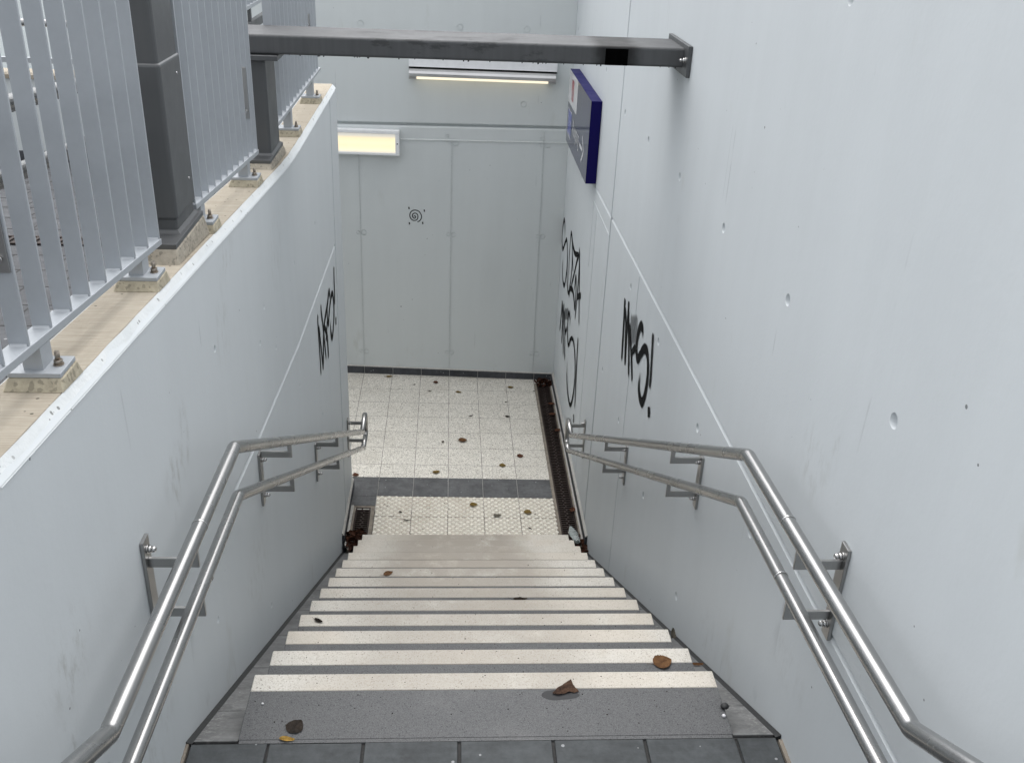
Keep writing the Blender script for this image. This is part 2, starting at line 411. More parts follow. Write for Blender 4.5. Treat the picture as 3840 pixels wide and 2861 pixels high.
M['void'] = plain('drain_void', (.008, .006, .005), .9, 0, .3, 30)
M['spray'] = spray('black_spray_paint')
M['marker'] = plain('black_marker', (.02, .022, .024), .6, 0, .2, 60)
M['ground'] = slate('ramp_paving', (.058, .061, .066))
LEAF = {
 'olive': leafmat('olive_leaf', (.085, .055, .018), (.21, .145, .045)),
 'brown': leafmat('brown_leaf', (.065, .030, .014), (.15, .078, .034)),
 'red': leafmat('russet_leaf', (.042, .018, .012), (.115, .050, .028)),
 'torn': leafmat('wet_brown_leaf', (.020, .011, .008), (.075, .042, .026)),
 'dark': leafmat('dark_leaf', (.010, .008, .007), (.034, .026, .020)),
 'grey': leafmat('grey_leaf', (.07, .062, .05), (.16, .145, .115)),
 'yellow': leafmat('yellow_leaf', (.16, .095, .02), (.40, .25, .06)),
 'litter': leafmat('damp_litter', (.012, .006, .005), (.075, .030, .017), False),
}

# ------------------------------------------------------------------ measures
XR, XL = 1.095, -.812            # faces of the long walls
G, RISE = .30, .1689             # going and rise
Y0 = 2.5301                      # first nosing
SXL, SXR = -.6548, .9398         # ends of the step blocks
YE = 2.237                       # landing edge
def zf(x, y): return -2.1324 - .0118*x - .0135*(y-7)     # lower floor, falling to the drain
def yb(x): return 9.13 - .033*x                          # face of the end wall

# ------------------------------------------------------------------ camera
cam = bpy.data.cameras.new('camera'); co = bpy.data.objects.new('camera', cam); COL.objects.link(co)
rt, up, fw = Vector((.99783, -.0524, .03991)), Vector((-.01184, .45342, .89122)), Vector((.0648, .88976, -.45181))
m = Matrix((rt, up, -fw)).transposed().to_4x4(); m.translation = Vector((0, 0, 2.4222))
co.matrix_world = m
cam.sensor_width = 36; cam.lens = 36*3610.8/3840; cam.clip_start = .05; cam.clip_end = 500
S.camera = co

# ------------------------------------------------------------------ walls
def cut(o, cutters):
    """boolean difference with temporary cutters, baked into the mesh"""
    tmp = []
    for mb in cutters:
        c = mb.build('tmp_cutter', None); tmp.append(c)
        bmm = bmesh.new(); bmm.from_mesh(c.data); bmesh.ops.recalc_face_normals(bmm, faces=bmm.faces); bmm.to_mesh(c.data); bmm.free()
        md = o.modifiers.new('cut', 'BOOLEAN'); md.operation = 'DIFFERENCE'; md.object = c; md.solver = 'EXACT'
    dg = bpy.context.evaluated_depsgraph_get()
    me = bpy.data.meshes.new_from_object(o.evaluated_get(dg))
    old = o.data; o.modifiers.clear(); o.data = me; me.name = o.name
    bpy.data.meshes.remove(old)
    for c in tmp:
        d = c.data; bpy.data.objects.remove(c); bpy.data.meshes.remove(d)

def prism(sec, a, b, fn):
    """sweep a section (list of 2-D points) from a to b; fn(p, t) -> 3-D point"""
    mb = MB(); A = [mb.bm.verts.new(fn(p, a)) for p in sec]; B = [mb.bm.verts.new(fn(p, b)) for p in sec]
    n = len(sec)
    for i in range(n): mb.bm.faces.new((A[i], A[(i+1)%n], B[(i+1)%n], B[i]))
    mb.bm.faces.new(A[::-1]); mb.bm.faces.new(B)
    bmesh.ops.recalc_face_normals(mb.bm, faces=mb.bm.faces)
    return mb

# --- long wall under the sign
wr = MB().box(XR, XR+.42, -3.5, 10.2, -2.8, 2.62).build('concrete_wall', M['wall_yz'])
tag(wr, 'tall pale grey concrete wall carrying the blue sign and two black graffiti', 'wall')
gz = lambda y: .6155 - .0235*y
cs = []
cs.append(prism([(-.01, .014), (.015, .011), (-.003, -.016), (-.01, -.018)], -3.6, 6.328, lambda p, t: (XR+p[0], t, gz(t)+p[1])))
cs.append(prism([(-.01, .014), (.015, .011), (-.003, -.016), (-.01, -.018)], 6.376, 10.3, lambda p, t: (XR+p[0], t, gz(t)-.003+p[1])))
cs.append(prism([(-.01, -.030), (.018, -.009), (.05, -.009), (.05, .009), (.018, .009), (-.01, .030)], -2.9, 3.4, lambda p, t: (XR+p[0], 6.352+p[1], t)))
holes = MB()
for y, z in ((8.904,1.374),(7.108,1.322),(6.19,1.206),(5.365,1.222),(4.533,1.236),(3.689,1.253),(2.86,1.279),(2.02,1.30),(1.2,1.32),(5.44,.315),(4.566,.349),(3.649,.35),(2.817,.388),(5.398,-.591),(6.161,-.604),(3.596,-.545),(4.49,-.565),(8.02,.30),(7.9,-.6),(6.4,2.2),(5.4,2.2),(4.5,2.2),(3.6,2.2),(2.8,2.2)):
    holes.cyl((XR-.01, y, z), (XR+.017, y, z), .023, 14, .019)
cs.append(holes)
cut(wr, cs)
part(MB().box(XR+.012, XR+.05, 6.3435, 6.3605, -2.2, 2.6), 'joint_sealant', M['filler'], wr)
for y, z0, z1 in ((7.014, -2.0, .30), (5.216, -2.0, .47), (7.21, -.2, .33)):
    part(MB().box(XR-.002, XR+.01, y-.003, y+.003, z0, z1), 'formwork_seam', M['wall_yz'], wr)
part(MB().box(XR-.002, XR+.01, 6.37, 7.19, .329, .334), 'formwork_seam', M['wall_yz'], wr)
sk = MB()
y = 6.14
while y < 9.05:
    y1 = min(y+.597, 9.09)
    sk.hexa([(XR-.020, y+.0015, zf(1,y)), (XR-.001, y+.0015, zf(1,y)), (XR-.001, y1-.0015, zf(1,y1)), (XR-.020, y1-.0015, zf(1,y1)),
             (XR-.020, y+.0015, zf(1,y)+.074), (XR-.001, y+.0015, zf(1,y)+.074), (XR-.001, y1-.0015, zf(1,y1)+.074), (XR-.020, y1-.0015, zf(1,y1)+.074)])
    y = y1
part(sk, 'skirting', M['skirt'], wr)
part(MB().hexa([(XR-.018, 6.14, zf(1,6.14)+.0745), (XR, 6.14, zf(1,6.14)+.0745), (XR, 9.09, zf(1,9.09)+.0745), (XR-.018, 9.09, zf(1,9.09)+.0745),
           (XR-.014, 6.14, zf(1,6.14)+.082), (XR, 6.14, zf(1,6.14)+.095), (XR, 9.09, zf(1,9.09)+.095), (XR-.014, 9.09, zf(1,9.09)+.082)]), 'sealant_bead', M['grout'], wr)

# --- end wall
we = MB().hexa([(-7, yb(-7), -2.8), (XR-.001, yb(XR), -2.8), (XR-.001, yb(XR)+.5, -2.8), (-7, yb(-7)+.5, -2.8),
                (-7, yb(-7), 2.62), (XR-.001, yb(XR), 2.62), (XR-.001, yb(XR)+.5, 2.62), (-7, yb(-7)+.5, 2.62)]).build('concrete_wall', M['wall_xz'])
tag(we, 'pale grey concrete end wall facing the stairs with two lamps and a spiral doodle', 'wall')
gb = lambda x: .4655 + .0126*x
cs = [prism([(-.02, .015), (.040, .013), (.040, -.012), (.012, -.016), (-.006, -.034), (-.02, -.036)], -7.2, XR-.03, lambda p, t: (t, yb(t)+p[0], gb(t)+p[1]))]
rings = MB()
def ring(mb, x, z, r, w=.0065, d=.006, seg=24):
    o = []
    for rr, dd in ((r+w/2, -.01), (r+w/2, d), (r-w/2, d), (r-w/2, -.01)):
        o.append([mb.bm.verts.new((x+rr*math.cos(2*math.pi*k/seg), yb(x)+dd, z+rr*math.sin(2*math.pi*k/seg))) for k in range(seg)])
    for a, b in zip(o, o[1:]+o[:1]):
        for k in range(seg): mb.bm.faces.new((a[k], a[(k+1)%seg], b[(k+1)%seg], b[k]))
for x, z, r in ((-.829,1.331,.026),(.058,1.332,.026),(.658,1.335,.026),(.656,.679,.025),(.031,.297,.025),(.902,.309,.025),(-.856,-.606,.025),(.024,-.598,.023),(.902,-.588,.023),(-.867,-1.896,.024),(.018,-1.881,.023),(.906,-1.868,.024),
                (-.047,.36,.016),(-.027,.303,.018),(.846,.365,.017),(.845,.307,.017),(-.91,-.608,.017),(-.029,-.6,.016),(.851,-.59,.017),(-.921,-1.892,.018),(-.033,-1.879,.018),(.849,-1.87,.018)):
    ring(rings, x, z, r)
bmesh.ops.recalc_face_normals(rings.bm, faces=rings.bm.faces)
cs.append(rings)
cut(we, cs)
for x0, x1, z0, z1 in ((-.885,-.895,.16,-2.06), (-.006,-.006,.31,-2.07), (.860,.874,.43,-2.08)):
    n = 14; rb = MB()
    for i in range(n):
        a, b = i/n, (i+1)/n
        xa, xb = x0+(x1-x0)*a, x0+(x1-x0)*b; za, zb = z0+(z1-z0)*a, z0+(z1-z0)*b
        w = .0040+.002*noise.noise(Vector((x0*9, i*.7, 0)))
        rb.hexa([(xb-w, yb(xb)-.006, zb), (xb+w, yb(xb)-.006, zb), (xb+w, yb(xb)+.01, zb), (xb-w, yb(xb)+.01, zb),
                 (xa-w, yb(xa)-.006, za), (xa+w, yb(xa)-.006, za), (xa+w, yb(xa)+.01, za), (xa-w, yb(xa)+.01, za)])
    part(rb, 'formwork_seam', M['seam'], we)
rb = MB()
zl = lambda x: .326+.0122*x
rb.hexa([(-1.9, yb(-1.9)-.009, zl(-1.9)-.005), (XR-.002, yb(XR)-.009, zl(XR)-.003), (XR-.002, yb(XR)+.01, zl(XR)-.003), (-1.9, yb(-1.9)+.01, zl(-1.9)-.003),
         (-1.9, yb(-1.9)-.002, zl(-1.9)+.004), (XR-.002, yb(XR)-.002, zl(XR)+.004), (XR-.002, yb(XR)+.01, zl(XR)+.004), (-1.9, yb(-1.9)+.01, zl(-1.9)+.004)])
part(rb, 'formwork_seam', M['seam'], we)
sk = MB(); x = TX - 6*TS - .0
while x < 1.06:
    x1 = min(x+TS, XR-.022)
    zt = lambda xx: zf(xx, 9.1)+.078-.004*xx
    sk.hexa([(x+.0018, yb(x)-.012, zf(x,9.1)+.006), (x1-.0018, yb(x1)-.012, zf(x1,9.1)+.006), (x1-.0018, yb(x1), zf(x1,9.1)+.006), (x+.0018, yb(x), zf(x,9.1)+.006),
             (x+.0018, yb(x)-.012, zt(x)), (x1-.0018, yb(x1)-.012, zt(x1)), (x1-.0018, yb(x1), zt(x1)), (x+.0018, yb(x), zt(x))])
    x = x1
part(sk, 'skirting', M['skirt'], we)
jb = MB()
jb.hexa([(-3, yb(-3)-.010, zf(-3,9.1)-.005), (1.07, yb(1.07)-.010, zf(1.07,9.1)-.005), (1.07, yb(1.07), zf(1.07,9.1)-.005), (-3, yb(-3), zf(-3,9.1)-.005),
         (-3, yb(-3)-.010, zf(-3,9.1)+.096), (1.07, yb(1.07)-.010, zf(1.07,9.1)+.080), (1.07, yb(1.07), zf(1.07,9.1)+.086), (-3, yb(-3), zf(-3,9.1)+.102)])
part(jb, 'sealant_bead', M['grout'], we)

# --- low wall on the fence side
ZP = [(-3, 1.779), (4.72, 1.173), (4.95, 1.163), (5.2, 1.160), (6.94, 1.166)]
def zc(y):
    for (a, za), (b, zb) in zip(ZP, ZP[1:]):
        if y <= b: return za+(zb-za)*(y-a)/(b-a)
    return ZP[-1][1]
ys = sorted(set([p[0] for p in ZP] + [1.52+.06*i for i in range(90) if 1.52+.06*i < 6.9]))
wl = MB(); sections = []
CH = .024
for y in ys:
    sections.append([wl.bm.verts.new(p) for p in ((XL, y, -2.8), (XL, y, zc(y)), (XL-.020, y, zc(y)+CH), (-.985, y, zc(y)+CH), (-.985, y, -2.8))])
fl = []
for a, b in zip(sections, sections[1:]):
    for i in range(5): fl.append((wl.bm.faces.new((a[i], a[(i+1)%5], b[(i+1)%5], b[i])), i))
wl.bm.faces.new(sections[0][::-1]); wl.bm.faces.new(sections[-1])
bmesh.ops.recalc_face_normals(wl.bm, faces=wl.bm.faces)
wl = wl.build('concrete_wall', M['wall_low'])
tag(wl, 'low pale grey concrete wall topped by the slatted fence, one black graffiti near its end', 'wall')
LG = [(-3, .62), (1, .46), (3.149, .345), (3.647, .296), (4.76, .212), (6.49, .178)]
cs = []
for (a, za), (b, zb) in zip(LG, LG[1:]):
    cs.append(prism([(.01, .014), (-.015, .011), (.003, -.016), (.01, -.018)], a, b+.0001, lambda p, t, a=a, b=b, za=za, zb=zb: (XL+p[0], t, za+(zb-za)*(t-a)/(b-a)+p[1])))
cs.append(prism([(.01, -.028), (-.018, -.008), (-.05, -.008), (-.05, .008), (-.018, .008), (.01, .028)], 0, 1, lambda p, t: (XL+p[0], (6.385 if t == 0 else 6.575)+p[1], -2.9 if t == 0 else 1.4)))
holes = MB()
for y, z in ((3.071,.976),(3.806,.66),(4.141,.482),(3.946,.768),(4.714,-.011),(5.492,-.618),(2.724,.074),(3.571,-.571),(1.7,.5),(5.6,.62),(4.8,.66)):
    holes.cyl((XL+.01, y, z), (XL-.012, y, z), .016, 12, .012)
cs.append(holes)
cut(wl, cs)
cp = MB(); sec = []
for y in ys:
    wob = .003*noise.noise(Vector((y*6, 0, 3)))
    sec.append([cp.bm.verts.new(p) for p in ((XL-.023+wob, y, zc(y)+CH-.002), (XL-.023+wob, y, zc(y)+CH+.003), (-.980, y, zc(y)+CH+.003), (-.980, y, zc(y)+CH-.002))])
for a, b in zip(sec, sec[1:]):
    for i in range(4): cp.bm.faces.new((a[i], a[(i+1)%4], b[(i+1)%4], b[i]))
cp.bm.faces.new(sec[0][::-1]); cp.bm.faces.new(sec[-1]); bmesh.ops.recalc_face_normals(cp.bm, faces=cp.bm.faces)
part(cp, 'coping', M['raw'], wl, 'raw beige brushed concrete coping')
# painted chamfer: a slightly wavy proud skin over the cut edge
cm = MB(); sec = []
for y in ys:
    if y < -2.9 or y > 6.93: continue
    w1 = .0007*noise.noise(Vector((y*9, 1, 0))); w2 = .0024*noise.noise(Vector((y*8, 5, 0)))
    sec.append([cm.bm.verts.new(p) for p in ((XL+.0015, y, zc(y)-.004+w1), (XL-.0205+w2, y, zc(y)+CH+.0038), (XL-.026+w2, y, zc(y)+CH-.002), (XL-.002, y, zc(y)-.006+w1))])
for a, b in zip(sec, sec[1:]):
    for i in range(4): cm.bm.faces.new((a[i], a[(i+1)%4], b[(i+1)%4], b[i]))
bmesh.ops.recalc_face_normals(cm.bm, faces=cm.bm.faces)
part(cm, 'chamfer', M['chamfer'], wl, 'pitted white painted chamfer along the top edge')
part(prism([(-.012, -.0075), (-.048, -.0075), (-.048, .0075), (-.012, .0075)], 0, 1, lambda p, t: (XL+p[0], (6.3935+.0 if t == 0 else 6.566)+p[1], -2.2 if t == 0 else zc(6.5)+.018)), 'joint_sealant', M['filler'], wl)
sk = MB().hexa([(XL+.001, 6.13, zf(XL,6.13)), (XL+.018, 6.13, zf(XL,6.13)), (XL+.018, 6.945, zf(XL,6.94)), (XL+.001, 6.945, zf(XL,6.94)),
                (XL+.001, 6.13, zf(XL,6.13)+.074), (XL+.018, 6.13, zf(XL,6.13)+.074), (XL+.018, 6.945, zf(XL,6.94)+.074), (XL+.001, 6.945, zf(XL,6.94)+.074)])
part(sk, 'skirting', M['skirt'], wl)
part(MB().hexa([(XL, 6.13, zf(XL,6.13)+.0745), (XL+.016, 6.13, zf(XL,6.13)+.0745), (XL+.016, 6.945, zf(XL,6.94)+.0745), (XL, 6.945, zf(XL,6.94)+.0745),
           (XL, 6.13, zf(XL,6.13)+.095), (XL+.012, 6.13, zf(XL,6.13)+.082), (XL+.012, 6.945, zf(XL,6.94)+.082), (XL, 6.945, zf(XL,6.94)+.095)]), 'sealant_bead', M['grout'], wl)

# ------------------------------------------------------------------ graffiti (flat paint on the walls)
def catmull(p, n=8):
    p = [Vector(v) for v in p]
    if len(p) == 2: return [p[0].lerp(p[1], i/n) for i in range(n+1)]
    q = [p[0]*2-p[1]] + p + [p[-1]*2-p[-2]]; out = []
    for i in range(1, len(q)-2):
        a, b, c, d = q[i-1:i+3]
        for k in range(n):
            t = k/n
            out.append(.5*((2*b)+(c-a)*t+(2*a-5*b+4*c-d)*t*t+(3*b-a-3*c+d)*t**3))
    out.append(p[-1]); return out
def strokes(name, data, to3, parent, mat, taper=True, n=8):
    me = bpy.data.meshes.new(name); bm = bmesh.new(); uvl = bm.loops.layers.uv.new('uv'); dl = bm.verts.layers.float.new('ink')
    off = .0012
    for w, al, pts in data:
        c = catmull([(a, b, 0) for a, b in pts], n); m_ = len(c); prev = None; off += .00025
        w = w*(1.8 if w < .034 else 1.4)
        for i, p in enumerate(c):
            d = (c[min(i+1, m_-1)]-c[max(i-1, 0)]).normalized(); s = Vector((-d.y, d.x, 0))
            t = i/(m_-1)
            ww = w*(.5+.5*min(1, 7*min(t, 1-t)+.25))*(1+.16*noise.noise(Vector((i*.25, w*99, off*9000)))) if taper else w
            a = bm.verts.new(to3(p+s*ww/2, off)); b = bm.verts.new(to3(p-s*ww/2, off)); a[dl] = al; b[dl] = al
            if prev:
                f = bm.faces.new((prev[0], prev[1], b, a)); t0 = (i-1)/(m_-1)
                for l, uv in zip(f.loops, ((t0, 0), (t0, 1), (t, 1), (t, 0))): l[uvl].uv = uv
            prev = (a, b)
    bm.to_mesh(me); bm.free()
    me.materials.append(mat)
    o = bpy.data.objects.new(name, me); COL.objects.link(o); o.parent = parent
    return o
GR = {"M":[[0.05,1,[[5.573,0.188],[5.567,0.135],[5.523,-0.034],[5.485,-0.22]]],[0.045,1,[[5.557,0.134],[5.477,0.07],[5.407,-0.092],[5.364,-0.186]]],[0.045,1,[[5.451,0.221],[5.435,0.169],[5.408,-0.01],[5.36,-0.182]]],[0.045,1,[[5.435,0.179],[5.364,0.065],[5.296,-0.04],[5.211,-0.199]]],[0.04,1,[[5.36,0.12],[5.249,0.009],[5.176,-0.064],[5.1,-0.168]]],[0.14,0.45,[[5.317,0.083],[5.205,0.134],[5.102,0.178]]],[0.04,1,[[5.207,-0.052],[5.174,0.007],[5.106,0.064]]],[0.05,1,[[4.955,0.183],[4.963,0.232],[5.017,0.243],[5.066,0.187],[5.085,0.1],[5.065,0.052],[5.01,0.034],[4.954,0.089],[4.877,0.161],[4.799,0.182],[4.734,0.135],[4.708,0.048],[4.731,-0.066],[4.785,-0.131],[4.862,-0.124],[4.905,-0.078],[4.893,0.021]]],[0.032,0.9,[[4.698,0.345],[4.68,0.272],[4.64,0.122],[4.632,0.032]]],[0.05,1,[[4.596,-0.054],[4.581,-0.081],[4.565,-0.108]]]],"L":[[0.035,1,[[5.515,0.066],[5.487,0.023],[5.501,-0.195],[5.504,-0.355]]],[0.035,1,[[5.514,0.001],[5.573,-0.203],[5.615,-0.368]]],[0.035,1,[[5.656,0.079],[5.66,0.014],[5.706,-0.108],[5.77,-0.38]]],[0.03,1,[[6.094,-0.061],[6.064,0.004],[5.941,-0.052],[5.759,-0.105],[5.678,-0.2],[5.615,-0.368]]],[0.03,1,[[5.73,-0.098],[5.859,-0.229],[5.878,-0.413]]],[0.02,1,[[5.798,-0.247],[5.905,-0.143]]],[0.028,1,[[5.963,-0.04],[5.92,-0.128],[5.959,-0.187],[6.006,-0.143],[6.131,-0.076],[6.228,-0.079],[6.275,-0.168],[6.257,-0.249],[6.191,-0.322],[6.097,-0.356],[6.052,-0.278],[6.078,-0.19]]],[0.025,1,[[6.368,0.072],[6.354,0.0],[6.341,-0.116],[6.319,-0.208]]],[0.03,1,[[6.347,-0.305],[6.342,-0.331],[6.335,-0.363]]]],"S":[[0.03,1,[[8.862,-0.551],[8.896,-0.443],[9.004,-0.384],[9.074,-0.478],[9.087,-0.596],[8.966,-0.669],[8.821,-0.559],[8.713,-0.489],[8.609,-0.546],[8.549,-0.694],[8.583,-0.833],[8.661,-0.932],[8.802,-0.925],[8.887,-0.826],[8.894,-0.702]]],[0.03,1,[[8.342,-0.83],[8.417,-0.609],[8.431,-0.412],[8.412,-0.321],[8.291,-0.365],[8.217,-0.501],[8.195,-0.635],[8.232,-0.757],[8.316,-0.871],[8.453,-0.813],[8.521,-0.705],[8.554,-0.527]]],[0.04,1,[[8.393,-0.321],[8.232,-0.38],[8.045,-0.391],[7.826,-0.327],[7.891,-0.404],[8.035,-0.596],[8.173,-0.77]]],[0.045,1,[[8.253,-0.897],[8.235,-0.824],[8.173,-0.77],[8.02,-0.735],[7.897,-0.767],[7.79,-0.843]]],[0.02,1,[[8.254,-0.422],[8.092,-0.582]]],[0.028,1,[[7.909,-0.702],[7.896,-0.553],[7.84,-0.577],[7.804,-0.681],[7.79,-0.843]]],[0.028,1,[[7.799,-0.237],[7.729,-0.393],[7.714,-0.659],[7.743,-0.908]]],[0.028,1,[[7.776,-0.256],[7.69,-0.412],[7.594,-0.61],[7.461,-0.848]]],[0.05,1,[[7.723,-0.672],[7.614,-0.622],[7.487,-0.564]]]],"T":[[0.028,1,[[8.722,-1.106],[8.713,-1.212],[8.761,-1.465]]],[0.03,1,[[8.714,-1.118],[8.604,-1.244],[8.543,-1.511]]],[0.03,1,[[8.564,-1.072],[8.547,-1.22],[8.347,-1.554]]],[0.03,1,[[8.514,-1.128],[8.378,-1.263],[8.218,-1.536]]],[0.09,0.5,[[8.489,-1.156],[8.331,-1.089],[8.179,-1.024]]],[0.03,1,[[8.34,-1.3],[8.297,-1.25],[8.243,-1.196]]],[0.035,1,[[7.995,-1.101],[8.064,-1.013],[8.165,-1.005],[8.193,-1.106],[8.146,-1.221],[8.033,-1.275],[7.931,-1.172],[7.806,-1.104],[7.667,-1.106],[7.523,-1.203],[7.463,-1.354],[7.503,-1.537],[7.618,-1.677],[7.807,-1.682],[7.984,-1.58],[8.044,-1.382]]],[0.026,1,[[7.466,-0.929],[7.421,-1.154],[7.329,-1.577]]],[0.035,1,[[7.366,-1.63],[7.344,-1.666],[7.332,-1.704]]]],
"spiral":[[-0.367,-0.431],[-0.364,-0.425],[-0.356,-0.422],[-0.348,-0.429],[-0.35,-0.439],[-0.361,-0.447],[-0.373,-0.44],[-0.38,-0.426],[-0.378,-0.408],[-0.367,-0.397],[-0.35,-0.394],[-0.336,-0.401],[-0.327,-0.418],[-0.327,-0.438],[-0.333,-0.455],[-0.349,-0.466],[-0.37,-0.468],[-0.389,-0.457],[-0.401,-0.438],[-0.405,-0.417],[-0.4,-0.393],[-0.386,-0.375],[-0.368,-0.366],[-0.343,-0.365],[-0.319,-0.374],[-0.302,-0.394],[-0.292,-0.419],[-0.294,-0.444],[-0.308,-0.468],[-0.331,-0.482]]}
right3 = lambda p, o: (XR-o, p.x, p.y)
left3 = lambda p, o: (XL+o, p.x, p.y)
end3 = lambda p, o: (p.x, yb(p.x)-o, p.y)
strokes('graffiti', GR['M'], right3, wr, M['spray'])['label'] = 'broad black sprayed letters MFS! nearer the handrail'
strokes('graffiti', GR['S']+GR['T'], right3, wr, M['spray'])['label'] = 'tangle of thin black sprayed letters near the end wall'
strokes('graffiti', GR['L'], left3, wl, M['spray'])['label'] = 'black sprayed letters MFS!'
dd = [[.0055, 1, GR['spiral']]] + [[.013, 1, [(x-.006, z), (x+.006, z+.002)]] for x, z in ((-.413,-.346),(-.264,-.367),(-.41,-.5),(-.28,-.492))]
strokes('spiral_doodle', dd, end3, we, M['marker'], False, 5)

# ------------------------------------------------------------------ lower floor and landing (setting)
def sheet(name, x0, x1, y0, y1, mat, nx=2, ny=2, dz=0.0, yend=None, **kw):
    mb = MB(); g = []
    for j in range(ny+1):
        row = []
        for i in range(nx+1):
            x = x0+(x1-x0)*i/nx; yy1 = yend(x) if yend else y1; y = y0+(yy1-y0)*j/ny
            row.append(mb.bm.verts.new((x, y, zf(x, y)+dz)))
        g.append(row)
    for j in range(ny):
        for i in range(nx): mb.bm.faces.new((g[j][i], g[j][i+1], g[j+1][i+1], g[j+1][i]))
    return mb.build(name, mat, kind='structure', **kw)
sheet('floor', -7, .885, 7.1023, 9.2, M['tile'], yend=lambda x: yb(x)+.002)
sheet('floor', .885, 1.10, 9.0, 9.12, M['tile'], yend=lambda x: yb(x)+.002)
bd = MB()
xs = [-1.75+TS*0] 
x = TX-2*TS
edges = [TX+TS*c for c in range(-6, 7)] + [.885]
for a, b in zip(edges, edges[1:]):
    bd.hexa([(a+.0018, 6.8051, zf(a,6.8)-.03), (b-.0018, 6.8051, zf(b,6.8)-.03), (b-.0018, 7.1005, zf(b,7.1)-.03), (a+.0018, 7.1005, zf(a,7.1)-.03),
             (a+.0018, 6.8051, zf(a,6.8)), (b-.0018, 6.8051, zf(b,6.8)), (b-.0018, 7.1005, zf(b,7.1)), (a+.0018, 7.1005, zf(a,7.1))])
bd.hexa([(XL+.019, 6.66, zf(-.8,6.66)-.03), (-.5985, 6.66, zf(-.6,6.66)-.03), (-.5985, 6.8015, zf(-.6,6.8)-.03), (XL+.019, 6.8015, zf(-.8,6.8)-.03),
         (XL+.019, 6.66, zf(-.8,6.66)), (-.5985, 6.66, zf(-.6,6.66)), (-.5985, 6.8015, zf(-.6,6.8)), (XL+.019, 6.8015, zf(-.8,6.8))])
bd.build('floor_band', M['band'], kind='structure')
sheet('floor_bed', -7, .885, 6.60, 7.2, M['grout'], dz=-.006)
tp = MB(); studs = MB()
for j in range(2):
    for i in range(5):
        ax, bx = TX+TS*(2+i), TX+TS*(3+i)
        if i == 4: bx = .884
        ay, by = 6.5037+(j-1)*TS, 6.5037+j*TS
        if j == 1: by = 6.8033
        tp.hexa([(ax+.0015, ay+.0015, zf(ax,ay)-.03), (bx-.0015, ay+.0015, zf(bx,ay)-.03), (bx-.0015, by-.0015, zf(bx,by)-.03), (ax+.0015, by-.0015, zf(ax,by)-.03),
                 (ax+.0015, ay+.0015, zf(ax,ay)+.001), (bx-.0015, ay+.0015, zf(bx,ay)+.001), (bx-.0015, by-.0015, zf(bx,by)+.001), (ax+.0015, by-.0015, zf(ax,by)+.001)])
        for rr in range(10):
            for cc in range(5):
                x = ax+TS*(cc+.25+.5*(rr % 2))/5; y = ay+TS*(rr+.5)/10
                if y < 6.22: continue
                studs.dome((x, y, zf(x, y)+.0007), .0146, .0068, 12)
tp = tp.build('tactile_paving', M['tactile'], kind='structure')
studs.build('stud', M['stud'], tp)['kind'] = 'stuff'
sheet('floor_bed', -.6, .885, 6.13, 6.81, M['joint'], dz=-.008)

ld = MB()
xs = [-1.5, -1.157, -.857, -.557, -.26, .044, .345, .644, .945, 1.25]
ro = [2.229, 1.93, 1.63, 1.33, 1.03, .73, .43, .13, -.17]
rj = random.Random(3)
for i, (a, b) in enumerate(zip(xs, xs[1:])):
    a = max(a, XL+.012); b = min(b, XR-.014)
    if b-a < .02: continue
    for p, qy in zip(ro, ro[1:]):
        g = .0035+.003*rj.random(); z = .0015*rj.uniform(-1, 1)
        gl = .0065 if abs(a+.26) < .01 or abs(a-.044) < .01 else g
        ld.box(a+gl, b-g, qy+g, p-.001-(.001*rj.random()), -.08, z, .0015)
ld.build('landing', M['slab'], kind='structure')
lb = MB().box(XL+.0005, XR-.0005, -.2, 2.2355, -.2, -.009)
MB().box(SXL+.004, SXR-.004, 2.2296, 2.2425, -.05, -.0015).build('landing_edge_strip', M['granite'], kind='structure')
lb.build('landing_bed', M['joint'], kind='structure')
MB().box(XL+.0005, XL+.010, 0, 2.232, -.02, .004).box(XR-.013, XR-.0005, 0, 2.215, -.02, .005).build('landing_edge_strip', M['drainframe'], kind='structure')

